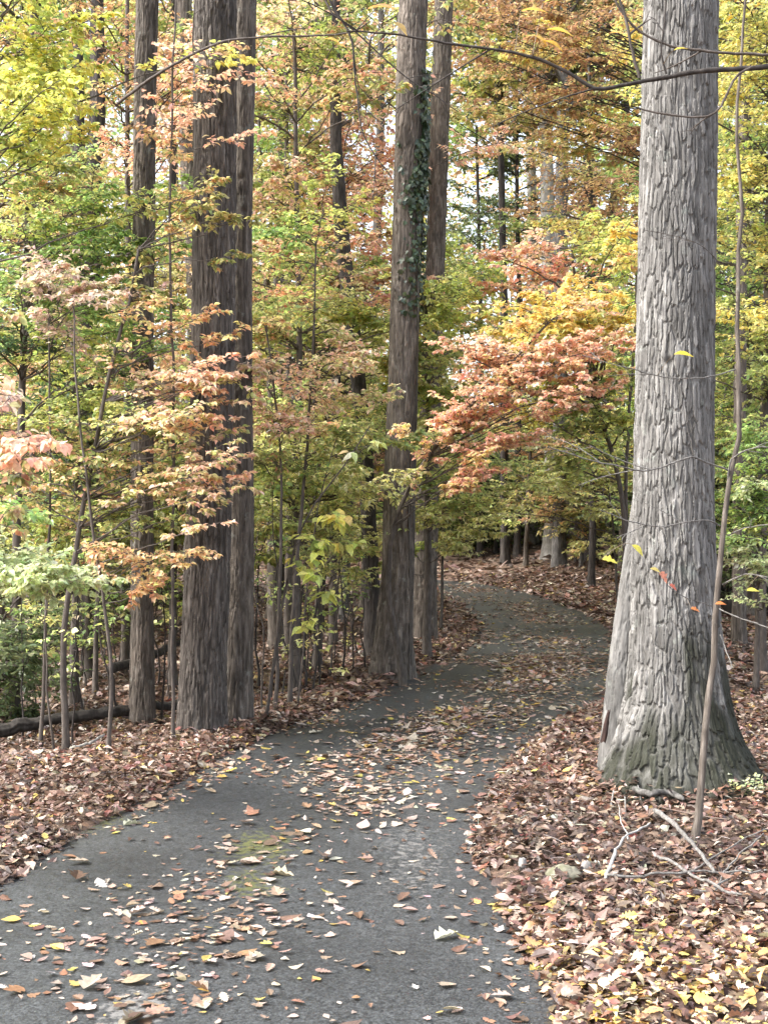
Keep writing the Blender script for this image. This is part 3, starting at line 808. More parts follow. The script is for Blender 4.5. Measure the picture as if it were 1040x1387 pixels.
def base_moss(hh=.35, amt=.6, sd=3):
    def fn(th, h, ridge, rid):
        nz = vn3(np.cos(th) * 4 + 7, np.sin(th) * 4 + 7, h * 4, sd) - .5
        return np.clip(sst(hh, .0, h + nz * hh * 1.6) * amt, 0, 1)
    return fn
CR = (2.2, 2.2, 2.4)
forest_tree('hickory_tree', 'thick dark brown furrowed trunk, larger of the fused left pair', [(274, 990, 66), (275, 900, 60), (283, 700, 58), (289, 500, 56), (291, 250, 57), (292, 0, 56)], 10.4, M_BROWN, 30, .42, .013, 12, 6.1, 190, .011, 10, None, flare=.22, moss=base_moss(.2, .4))
forest_tree('hickory_tree', 'slimmer greyer trunk fused to the right of the thick brown trunk', [(323, 975, 40), (324, 900, 37), (329, 700, 29), (330, 500, 24), (330, 300, 23), (334, 0, 27)], 10.75, M_BRGREY, 18, .3, .007, 14, 6.3, 120, .012, 10, None, flare=.18, wobble=.04, moss=base_moss(.22, .5))
forest_tree('oak_tree', 'straight slim brown trunk behind orange leaf sprays at the left', [(193, 985, 35), (193, 850, 30), (193, 600, 29), (194, 400, 28), (197, 100, 29), (200, 0, 29)], 11.0, M_BRGREY, 18, .26, .008, 16, 6.3, 120, .012, 10, None, flare=.2)
ir, ip = forest_tree('ivy_clad_tree', 'tall grey brown trunk with ivy climbing its right side in mid picture', [(530, 918, 64), (532, 865, 52), (538, 780, 43), (541, 650, 40), (549, 400, 39), (553, 250, 39), (558, 50, 39), (560, 0, 38)], 14.0, M_BRGREY, 22, .26, .010, 18, 7.4, 150, .013, 11, None, flare=.16, moss=base_moss(.3, .5))
# ivy leaves hug the bark on the right side
rv = np.random.default_rng(81)
ipa = np.array(ip); iv = Geo()
def ivy(z0, z1, n, side, half):
    z = rv.uniform(z0, z1, n); th = rv.normal(side, half, n)
    keepm = vn2(z * 2.6, th * 2., 91) > .36
    z, th = z[keepm], th[keepm]; n = len(z)
    R = np.interp(z, ipa[:, 2], ipa[:, 3]) + rv.uniform(.012, .06, n)
    p = np.c_[np.interp(z, ipa[:, 2], ipa[:, 0]) + R * np.cos(th), np.interp(z, ipa[:, 2], ipa[:, 1]) + R * np.sin(th), z]
    out = np.c_[np.cos(th), np.sin(th), np.full(n, .35)]
    leaves(iv, p, np.c_[rv.normal(0, .5, n), rv.normal(0, .5, n), -np.ones(n)], out + rv.normal(0, .3, (n, 3)), rv.uniform(.03, .075, n), 'maple', 1.1, .2, .15, jitter(pick(PAL['ivy'], n, rv), rv), 0.)
ivy(P3(0, 285, 14)[2], P3(0, 165, 14)[2], 900, -.55, .6); ivy(P3(0, 210, 14)[2], P3(0, 95, 14)[2], 330, -.3, .4); ivy(P3(0, 430, 14)[2], P3(0, 270, 14)[2], 330, -.5, .6)
for k in range(5):
    z = np.linspace(.05, P3(0, 160, 14)[2], 40); th = -.8 + .5 * k / 4 + .25 * np.sin(z * 2 + k)
    R = np.interp(z, ipa[:, 2], ipa[:, 3]) + .008
    tubes(iv, np.c_[np.interp(z, ipa[:, 2], ipa[:, 0]) + R * np.cos(th), np.interp(z, ipa[:, 2], ipa[:, 1]) + R * np.sin(th), z][None], np.full((1, 40), .007), 4, (.06, .05, .04))
iv.build('ivy', M_IVY, ir, False, np.array(ip[0][:3]))

forest_tree('poplar_tree', 'dark lower trunk right of the ivy clad tree, greyer higher up', [(575, 872, 34), (576, 780, 31), (582, 600, 28), (588, 400, 26), (594, 200, 25), (601, 0, 24)], 17.8, M_BRGREY, 14, .2, .010, 20, 9, 90, .02, 15, (2.6, 2.6, 3), ('rust', 'oliveorange'), 14, flare=.25)
forest_tree('leaning_tree', 'dim ivy specked trunk leaning behind the left of the ivy clad tree', [(506, 892, 24), (503, 780, 21), (494, 600, 20), (478, 450, 20), (464, 330, 19), (455, 200, 16)], 16, M_DARK, 10, .2, .008, 22, 7, 70, .02, 8.5, (1.8, 1.8, 1.6), ('pink', 'oliveorange'), 14, flare=.25, leaf=.10)
forest_tree('forked_tree', 'dark forked trunk high at the left, thicker right hand fork', [(118, 840, 34), (119, 600, 32), (121, 420, 30), (125, 270, 24), (133, 150, 21), (132, 0, 17)], 19, M_DARK, 10, .25, .008, 24, 10, 70, .025, 13, (2.6, 2.6, 2.6), ('yelgreen', 'rust'), 14, flare=.3)
fr_root = [o for o in C.objects if o.name.startswith('forked_tree')][0]
fk = Geo(); q = np.array([P3(121, 300, 19), P3(112, 262, 19), P3(108, 200, 19), P3(107, 100, 19), P3(104, -60, 19.2)])
fk_t = np.linspace(0, 1, 24); qq = np.stack([np.interp(fk_t, np.linspace(0, 1, 5), q[:, i]) for i in range(3)], 1)
for _ in range(3): qq[1:-1] = .25 * qq[:-2] + .5 * qq[1:-1] + .25 * qq[2:]
tubes(fk, qq[None], np.linspace(.10, .06, 24)[None], 14, (0, 0, .5)); fk.build('fork', M_DARK, fr_root, True, np.array(fr_root.location))
forest_tree('poplar_tree', 'narrow grey trunk just left of the thick brown trunk near the top', [(276, 860, 24), (270, 500, 22), (254, 200, 21), (250, 0, 20)], 19, M_BRGREY, 10, .25, .008, 26, 10, 70, .025, 14, (2.6, 2.6, 3), ('rust', 'olive', 'pink'), 16, flare=.25)

FAR = [
    ('pale straight trunk rising from the far leaf bank beyond the bend', [(748, 746, 27), (748, 700, 20), (747, 600, 19), (742, 350, 18), (738, 100, 17)], 36, M_PALE, ('rust', 'paleyellow')),
    ('pale grey trunk left of the far trunk cluster above the red tree', [(722, 735, 14), (722, 350, 13), (716, 100, 12), (712, 0, 11)], 40, M_PALE, ('rust',)),
    ('reddish grey trunk right of the far trunk cluster above the red tree', [(757, 730, 18), (759, 350, 17), (762, 150, 16), (766, 0, 15)], 34, M_GREY, ('rust', 'oliveorange')),
    ('far pale slanted trunk just left of the big oak', [(818, 735, 15), (826, 310, 13), (846, 160, 11), (862, 0, 10)], 38, M_GREY, ('rust', 'yelgreen')),
    ('dark slim trunk among yellow leaves right of the big oak', [(1000, 800, 17), (1002, 500, 15), (1004, 250, 13), (1014, 0, 12)], 17, M_BRGREY, ('yellow', 'yelgreen')),
    ('thin grey trunk between the slim brown trunk and thick brown trunk', [(233, 850, 12), (232, 400, 10), (236, 100, 9)], 27, M_DARK, ('olive', 'rust')),
    ('distant pale trunk beside the dark forked trunk', [(98, 850, 14), (97, 400, 12), (95, 100, 11)], 30, M_PALE, ('yelgreen',)),
    ('dim trunk at the upper left edge behind yellow leaves', [(45, 850, 20), (46, 400, 17), (50, 60, 15)], 24, M_DARK, ('yelgreen', 'green')),
    ('slim dim trunk showing between leaves right of the fused pair', [(385, 850, 13), (386, 450, 11), (384, 150, 10)], 28, M_DARK, ('olive', 'oliveorange')),
    ('thin grey trunk left of the ivy clad tree near the top', [(500, 800, 14), (508, 400, 12), (516, 150, 10)], 33, M_GREY, ('oliveorange',)),
    ('short dark trunk on the far bank left of the pale far trunk', [(684, 752, 13), (683, 650, 11), (682, 400, 10), (678, 200, 8)], 36, M_DARK, ('dark', 'yelgreen')),
    ('dim slim trunk on the far bank right of the pale far trunk', [(782, 748, 9), (782, 600, 8), (786, 350, 7), (800, 150, 6)], 35, M_DARK, ('yelgreen', 'rust')),
]
for k, (lab, pxs, Y, mat, pals) in enumerate(FAR):
    top = CAMH + .385 * Y + 1.5
    forest_tree('forest_tree', lab, pxs, Y, mat, 8, .3, .010, 40 + k, top - 1, 40, .06, top, (Y * .085, 2.6, Y * .10), pals, 20, leaf=.15 + .002 * Y, flare=.25, flare_h=.3)
# ================================================================== UNDERSTORY
def stem_px(pts, r0, r1=None):
    """pts rows px, py, Y ; first row is set on the soil"""
    w = [P3(*p) for p in pts]
    w[0][2] = float(gh(w[0][0], w[0][1])) - .04
    return (np.array(w), r0, r1 if r1 else r0 * .35)
def gy_at(px, py):
    return CAMH * FPX / (py - CY)

def T(px, py, Y, s=None, pal=None):
    return (P3(px, py, Y), s, pal)

plant('dogwood_tree', 'pink and peach leaved dogwood reaching in at the left edge', 'tree', [stem_px([(-70, 1200, 6.2), (-72, 900, 6.2), (-60, 650, 6.2), (-50, 480, 6.2), (-40, 330, 6.2)], .03)],
      [T(40, 600, 5.9, .22, 'pink'), T(10, 545, 6.0, .2, 'mauve'), T(62, 598, 5.6, .16, 'pink'), T(15, 640, 6.1, .22, 'peachgreen'), T(30, 690, 6.2, .2, 'peachgreen'), T(-10, 510, 6.0, .2, 'pink'), T(5, 420, 6.2, .2, 'peachgreen')], 'pink', .052, 'ovate', seed=1, dup=0.3, fine=False, nb=7, nt=3, nl=4, droop=.7, limb_r=.007)
plant('beech_tree', 'pale green leaf spray layered flat at the left edge', 'tree', [stem_px([(-90, 1080, 8.0), (-88, 900, 8), (-95, 700, 8), (-100, 500, 8), (-90, 300, 8)], .035)],
      [T(80, 775, 7.8, .34), T(150, 788, 7.7, .24), T(30, 762, 8.1, .34), T(110, 770, 8.1, .28), T(10, 800, 7.9, .28), T(60, 800, 7.5, .2), T(-20, 640, 8, .35, 'green'), T(-20, 880, 8.2, .3, 'dark')], 'pale', .075, 'ovate', seed=2, dup=0.3, nb=10, nt=3, nl=4, flat=.1, rise=.1, limb_r=.008)
plant('beech_sapling', 'slender beech with an orange spray before the thick brown trunk', 'tree', [stem_px([(148, 1010, 9.6), (150, 860, 9.6), (128, 700, 9.6), (110, 560, 9.7), (100, 400, 9.8)], .016)],
      [T(232, 748, 9.5, .30), T(275, 748, 9.35, .18), T(200, 770, 9.6, .25), T(180, 745, 9.7, .25), T(215, 790, 9.4, .15)], 'orange', .065, 'ovate', seed=3, dup=0.3, nb=6, nt=2, nl=3, flat=.18, rise=.15, limb_r=.006)
plant('dogwood_tree', 'peach orange layered dogwood spreading across the left trunks', 'tree', [stem_px([(90, 1010, 9.9), (84, 850, 9.9), (112, 700, 10), (140, 560, 9.8), (170, 440, 9.8), (190, 340, 9.8)], .028)],
      [T(230, 505, 9.6, .30), T(290, 500, 9.4, .26), T(330, 490, 9.5, .22, 'pink'), T(260, 560, 9.5, .32), T(310, 600, 9.4, .26), T(280, 640, 9.4, .22), T(335, 660, 9.5, .16), T(200, 560, 9.8, .35, 'olive'), T(150, 520, 9.9, .35, 'peachgreen'), T(120, 580, 9.8, .35, 'peachgreen'), T(180, 620, 9.7, .35, 'peachgreen'), T(230, 640, 9.6, .3, 'orange'), T(90, 650, 9.9, .35, 'peachgreen'), T(240, 440, 9.8, .28, 'orange'), T(300, 420, 9.7, .2, 'orange'), T(60, 560, 10, .35, 'olive'), T(140, 660, 10, .35, 'peachgreen'), T(30, 640, 9.9, .3, 'orange'), T(310, 290, 9.6, .2, 'oliveorange'), T(270, 600, 9.6, .25), T(300, 535, 9.5, .22, 'pink'), T(320, 570, 9.5, .2, 'pink'), T(290, 690, 9.5, .18), T(325, 640, 9.5, .18, 'pink'), T(190, 510, 9.9, .25), T(205, 590, 9.9, .25, 'peachgreen'), T(185, 690, 9.9, .25, 'olive'), T(200, 400, 9.9, .25, 'oliveorange'), T(280, 270, 9.6, .2, 'oliveorange')],
      'peach', .068, 'ovate', seed=4, nb=6, nt=2, nl=4, flat=.2, limb_r=.008)
plant('dogwood_tree', 'multi stemmed dogwood with peach leaves right of the fused trunks', 'tree', [stem_px([(392, 930, 11.6), (398, 800, 11.6), (412, 650, 11.6), (420, 540, 11.6), (428, 420, 11.6), (430, 330, 11.6)], .022), stem_px([(372, 945, 11.4), (382, 800, 11.4), (386, 650, 11.4), (372, 520, 11.4), (360, 420, 11.4)], .018), stem_px([(402, 760, 11.6), (425, 690, 11.5), (450, 620, 11.5), (470, 560, 11.5)], .009)],
      [T(370, 490, 11.2, .3), T(350, 540, 11.1, .3, 'pink'), T(400, 520, 11.3, .35, 'pink'), T(460, 500, 11.4, .35), T(510, 480, 11.4, .3), T(440, 540, 11.5, .35), T(490, 545, 11.4, .3), T(380, 580, 11.3, .3, 'olive'), T(450, 600, 11.5, .35, 'olive'), T(360, 620, 11.3, .25, 'peachgreen'), T(500, 600, 11.6, .3, 'olive'), T(420, 640, 11.6, .3, 'olive'), T(430, 420, 11.6, .35, 'olive'), T(390, 400, 11.6, .35, 'olive'), T(350, 320, 11.5, .3, 'green'), T(420, 310, 11.7, .35, 'yelgreen')],
      'peach', .066, 'ovate', seed=5, nb=7, nt=3, nl=4, flat=.22, limb_r=.008)
plant('maple_sapling', 'small sapling with big lime green leaves in front of the ivy clad tree', 'tree', [stem_px([(358, 952, 11.0), (375, 850, 10.9), (392, 760, 10.8), (404, 700, 10.8), (460, 640, 10.7), (500, 575, 10.6)], .014)],
      [T(455, 700, 10.6, .16), T(470, 695, 10.6, .12), T(440, 730, 10.6, .18), T(430, 780, 10.5, .14), T(450, 798, 10.5, .12), T(415, 845, 10.5, .12), T(510, 600, 10.5, .14, 'paleyellow'), T(420, 760, 10.7, .2), T(470, 730, 10.7, .15)], 'lime', .105, 'ovate', seed=6, dup=0, fine=False, nb=4, nt=0, nl=1, flat=.15, droop=.6, limb_r=.006, rise=.1)
plant('green_maple', 'tall green maple with layered boughs along the upper left edge', 'tree', [stem_px([(20, 990, 11.5), (22, 800, 11.5), (30, 500, 11.6), (36, 250, 11.7), (40, 0, 11.7), (42, -90, 11.7)], .045)],
      [T(60, 300, 11, .5), T(110, 330, 10.8, .45), T(150, 345, 10.7, .35), T(60, 360, 10.9, .5), T(130, 400, 10.7, .45), T(175, 440, 10.6, .35), T(100, 450, 10.7, .5, 'yelgreen'), T(20, 420, 11, .5), T(40, 470, 11, .4, 'bluegreen'), T(130, 290, 11.2, .4, 'yelgreen'), T(20, 260, 11.2, .5, 'yelgreen'), T(90, 230, 11.3, .5, 'yelgreen'), T(30, 180, 11.4, .5, 'yelgreen'), T(140, 210, 11.4, .35, 'oliveorange'), T(100, 400, 11, .5), T(160, 300, 11, .3), T(170, 380, 10.8, .3)], 'green', .072, 'ovate', seed=7, nb=9, nt=3, nl=4, flat=.1, limb_r=.010)
plant('hickory_sapling', 'bright yellow leaved young hickory at the top left corner', 'tree', [stem_px([(-40, 990, 10.4), (-42, 700, 10.4), (-30, 300, 10.5), (-15, 0, 10.5), (-10, -120, 10.5)], .04)],
      [T(30, 40, 10, .45), T(80, 30, 10, .4), T(110, 80, 9.9, .35), T(30, 110, 10, .45), T(90, 120, 10, .4), T(120, 180, 9.9, .25), T(20, 180, 10.1, .45, 'yelgreen'), T(60, -20, 10, .45), T(130, 20, 10, .3), T(50, 220, 10.1, .4, 'yelgreen')], 'lime', .085, 'ovate', seed=8, nb=8, nt=2, nl=4, limb_r=.010)
plant('dogwood_sapling', 'faded mauve pink leaf spray below green boughs at the left', 'tree', [stem_px([(55, 1000, 10.2), (60, 800, 10.2), (66, 600, 10.2), (70, 430, 10.2), (72, 370, 10.2)], .016)],
      [T(60, 380, 9.9, .3), T(110, 385, 9.8, .28), T(150, 380, 9.8, .18), T(85, 400, 9.8, .25), T(30, 375, 10, .25)], 'mauve', .065, 'ovate', seed=9, nb=8, nt=2, nl=4, flat=.12, limb_r=.006)
plant('holly_tree', 'blue green bushy tree behind peach leaves at the left', 'tree', [stem_px([(130, 960, 13.5), (132, 700, 13.5), (130, 480, 13.5)], .03)],
      [T(100, 520, 13.2, .5), T(150, 500, 13.2, .4), T(60, 540, 13.2, .5), T(120, 560, 13, .5), T(170, 560, 13, .4), T(120, 620, 13, .5), T(60, 640, 13.2, .5), T(150, 690, 13, .5, 'green'), T(80, 710, 13, .5, 'green')], 'bluegreen', .08, 'hex', seed=10, nb=10, nt=3, nl=4)
plant('maple_sapling', 'slender maple with faded pink leaves before the upper thick brown trunk', 'sapling', [stem_px([(236, 1000, 9.95), (230, 800, 9.95), (232, 500, 9.95), (226, 250, 9.95), (232, 60, 9.95), (236, -60, 9.95)], .014, .007)],
      [T(270, 60, 9.8, .22), T(305, 105, 9.8, .22), T(280, 150, 9.7, .22), T(225, 90, 9.9, .24), T(215, 135, 9.9, .22), T(320, 60, 9.8, .18, 'rust'), T(255, 205, 9.8, .22, 'oliveorange'), T(290, 240, 9.7, .2, 'oliveorange'), T(325, 190, 9.8, .16, 'pink'), T(190, 170, 9.9, .2, 'rust'), T(200, 270, 9.9, .2, 'oliveorange')], 'pink', .066, 'ovate', seed=41, nb=5, nt=2, nl=2, flat=.2, limb_r=.005, dup=0)
plant('maple_tree', 'rusty pink leaved maple behind the slim brown trunk at top', 'tree', [stem_px([(170, 930, 15.5), (172, 600, 15.5), (172, 300, 15.5), (175, 0, 15.5), (176, -80, 15.5)], .06)],
      [T(150, 20, 15, .7), T(200, 60, 14.6, .6), T(240, 30, 14.8, .6), T(220, 120, 14.8, .6), T(260, 100, 14.5, .5, 'pink'), T(160, 130, 14.8, .6, 'oliveorange'), T(230, 200, 14.6, .5, 'pink'), T(290, 140, 13.5, .3, 'pink'), T(250, 260, 14.8, .5, 'orange'), T(240, 340, 14.8, .45, 'orange'), T(220, 420, 14.8, .5, 'orange'), T(240, 460, 14.8, .5, 'peach'), T(290, 60, 14, .35, 'pink')], 'rust', .095, 'hex', seed=11, nb=9, nt=2, nl=4)
plant('maple_tree', 'salmon pink maple crown left of the ivy clad trunk', 'tree', [stem_px([(452, 860, 18), (455, 600, 18), (462, 300, 18), (470, 90, 18), (472, 20, 18)], .06)],
      [T(460, 150, 17.4, .7), T(500, 170, 17.2, .6), T(440, 190, 17.4, .7), T(490, 220, 17, .7), T(520, 250, 17, .5), T(450, 250, 17.2, .6), T(500, 290, 17, .6), T(470, 310, 17, .5, 'coral'), T(430, 230, 17.5, .5, 'peach'), T(520, 350, 17, .5, 'coral'), T(515, 400, 17, .4, 'coral'), T(480, 120, 17.4, .5, 'peach'), T(480, 270, 17, .6, 'coral'), T(520, 200, 17, .5), T(490, 370, 17, .5)], 'pink', .10, 'hex', seed=12, nb=10, nt=3, nl=4)
plant('maple_sapling', 'coral orange sapling arching from the ivy clad tree over the road', 'tree', [stem_px([(546, 908, 13.4), (530, 830, 13.3), (521, 770, 13.2), (533, 700, 13.1), (560, 640, 13.0), (600, 585, 12.8), (640, 545, 12.6), (690, 490, 12.4), (740, 440, 12.3)], .036, .010)],
      [T(590, 590, 12.7, .28), T(620, 600, 12.5, .28), T(650, 610, 12.4, .26), T(640, 650, 12.3, .2), T(620, 560, 12.6, .28), T(660, 560, 12.5, .30), T(690, 585, 12.3, .26), T(640, 505, 12.6, .30), T(680, 490, 12.5, .32, 'pink'), T(665, 530, 12.4, .32), T(720, 470, 12.2, .30, 'pink'), T(765, 470, 12, .28, 'pink'), T(715, 505, 12.2, .28, 'pink'), T(790, 490, 12, .26, 'pink'), T(825, 480, 12, .24, 'pink'), T(805, 455, 12.1, .26, 'pink'), T(840, 450, 12.2, .24, 'pink'), T(852, 495, 12.2, .2, 'coral'), T(790, 515, 12.2, .22, 'pink'), T(835, 515, 12.4, .2, 'pink'), T(700, 440, 12.4, .26, 'gold'), T(740, 430, 12.3, .26, 'gold'), T(790, 425, 12.3, .26, 'gold'), T(750, 500, 12.1, .25, 'pink'), T(650, 465, 12.6, .26, 'pink'), T(730, 585, 12.2, .2, 'pink'), T(660, 640, 12.3, .16)],
      'coral', .064, 'maple', seed=13, dup=.7, nb=9, nt=3, nl=4, limb_r=.010, rise=.35, mosscol=.1)
plant('sassafras_tree', 'golden topped tree with dark stems between road and big oak', 'tree', [stem_px([(850, 820, 15.2), (842, 650, 15.2), (815, 560, 15.1), (795, 470, 15), (780, 390, 15), (775, 340, 15)], .04), stem_px([(850, 820, 15.25), (846, 650, 15.3), (850, 560, 15.4), (858, 440, 15.4), (860, 330, 15.4)], .03)],
      [T(700, 410, 13.4, .32), T(740, 400, 13.2, .36), T(780, 405, 13, .36), T(820, 400, 13, .36), T(850, 412, 13.2, .3), T(760, 425, 13, .3), T(840, 440, 13, .3), T(700, 450, 14.8, .4, 'pink'), T(760, 360, 15, .4, 'coral'), T(720, 370, 15, .35, 'coral'), T(690, 365, 15, .35, 'coral'), T(840, 360, 15, .5, 'yelgreen'), T(830, 320, 15, .5, 'yelgreen'), T(800, 520, 14.6, .45, 'olive'), T(760, 540, 14.8, .45, 'olive'), T(840, 520, 14.6, .45, 'yelgreen'), T(830, 570, 14.6, .4, 'olive'), T(720, 540, 14.8, .4, 'yellow'), T(780, 430, 14.4, .4), T(820, 430, 14.4, .4, 'pink'), T(730, 430, 14.4, .4)], 'gold', .10, 'ovate', seed=14, nb=9, nt=2, nl=4, limb_r=.014)
plant('spicebush', 'yellow green bush spreading over the road behind the ivy clad tree', 'shrub', [stem_px([(596, 800, 19.5), (600, 720, 19.5), (606, 640, 19.5), (612, 560, 19.5)], .025), stem_px([(588, 815, 19.6), (580, 700, 19.6), (575, 600, 19.6)], .02)],
      [T(600, 640, 19, .5), T(640, 650, 18.8, .5), T(670, 670, 18.6, .45), T(620, 690, 18.8, .5), T(660, 700, 18.6, .4), T(590, 700, 19, .5), T(600, 735, 19, .4), T(640, 720, 18.7, .4), T(690, 640, 18.8, .4, 'olive'), T(640, 600, 19, .5, 'olive'), T(580, 650, 19, .5), T(600, 580, 19.2, .5, 'olive'), T(690, 690, 18.5, .3)], 'paleyellow', .085, 'hex', seed=15, nb=10, nt=3, nl=4, flat=.12, rise=.15)
plant('spicebush', 'pale yellow leaved bush before the pale far trunk', 'shrub', [stem_px([(838, 775, 21), (830, 700, 21), (815, 620, 21)], .025)],
      [T(780, 650, 20.6, .5), T(750, 665, 20.4, .5), T(820, 650, 20.6, .5), T(810, 690, 20.5, .4), T(840, 690, 20.5, .5), T(780, 620, 20.8, .5, 'yelgreen'), T(830, 600, 20.8, .5, 'yelgreen'), T(850, 640, 20.5, .5), T(740, 630, 20.6, .35)], 'paleyellow', .09, 'hex', seed=16, nb=9, nt=3, nl=4, flat=.12, rise=.15)
plant('maple_tree', 'yellow green maple filling the right edge behind the oak', 'tree', [stem_px([(1030, 830, 14), (1034, 600, 14), (1040, 300, 14), (1046, 0, 14), (1050, -60, 14)], .06)],
      [T(1000, 60, 13.6, .6), T(1030, 100, 13.5, .6), T(990, 160, 13.5, .5), T(1030, 190, 13.4, .6, 'yelgreen'), T(1000, 250, 13.4, .55), T(1040, 270, 13.4, .6, 'yelgreen'), T(990, 320, 13.5, .5), T(1020, 350, 13.3, .5, 'olive'), T(1000, 420, 13.4, .5), T(1040, 430, 13.4, .5, 'yelgreen'), T(985, 470, 13.5, .4, 'olive'), T(1030, 520, 13.4, .5, 'olive'), T(1000, 570, 13.5, .5, 'olive'), T(1040, 20, 13.5, .5), T(1070, 350, 13.5, .6), T(1075, 150, 13.5, .6), T(990, 20, 13.6, .5)], 'goldolive', .09, 'hex', seed=17, nb=9, nt=3, nl=4)
plant('holly_tree', 'leafy green bush behind bleached twigs at the right edge', 'shrub', [stem_px([(1022, 860, 12.6), (1026, 750, 12.6), (1030, 620, 12.6)], .03)],
      [T(1000, 640, 12.2, .45), T(1030, 620, 12.2, .5), T(1010, 690, 12.1, .45), T(1040, 690, 12.1, .5), T(1000, 590, 12.4, .4), T(1050, 580, 12.4, .5), T(990, 740, 12.2, .3, 'pale'), T(1020, 750, 12.0, .35, 'pale'), T(1040, 770, 12, .35, 'pale'), T(1035, 720, 12.1, .4)], 'green', .075, 'hex', seed=18, nb=10, nt=3, nl=4)
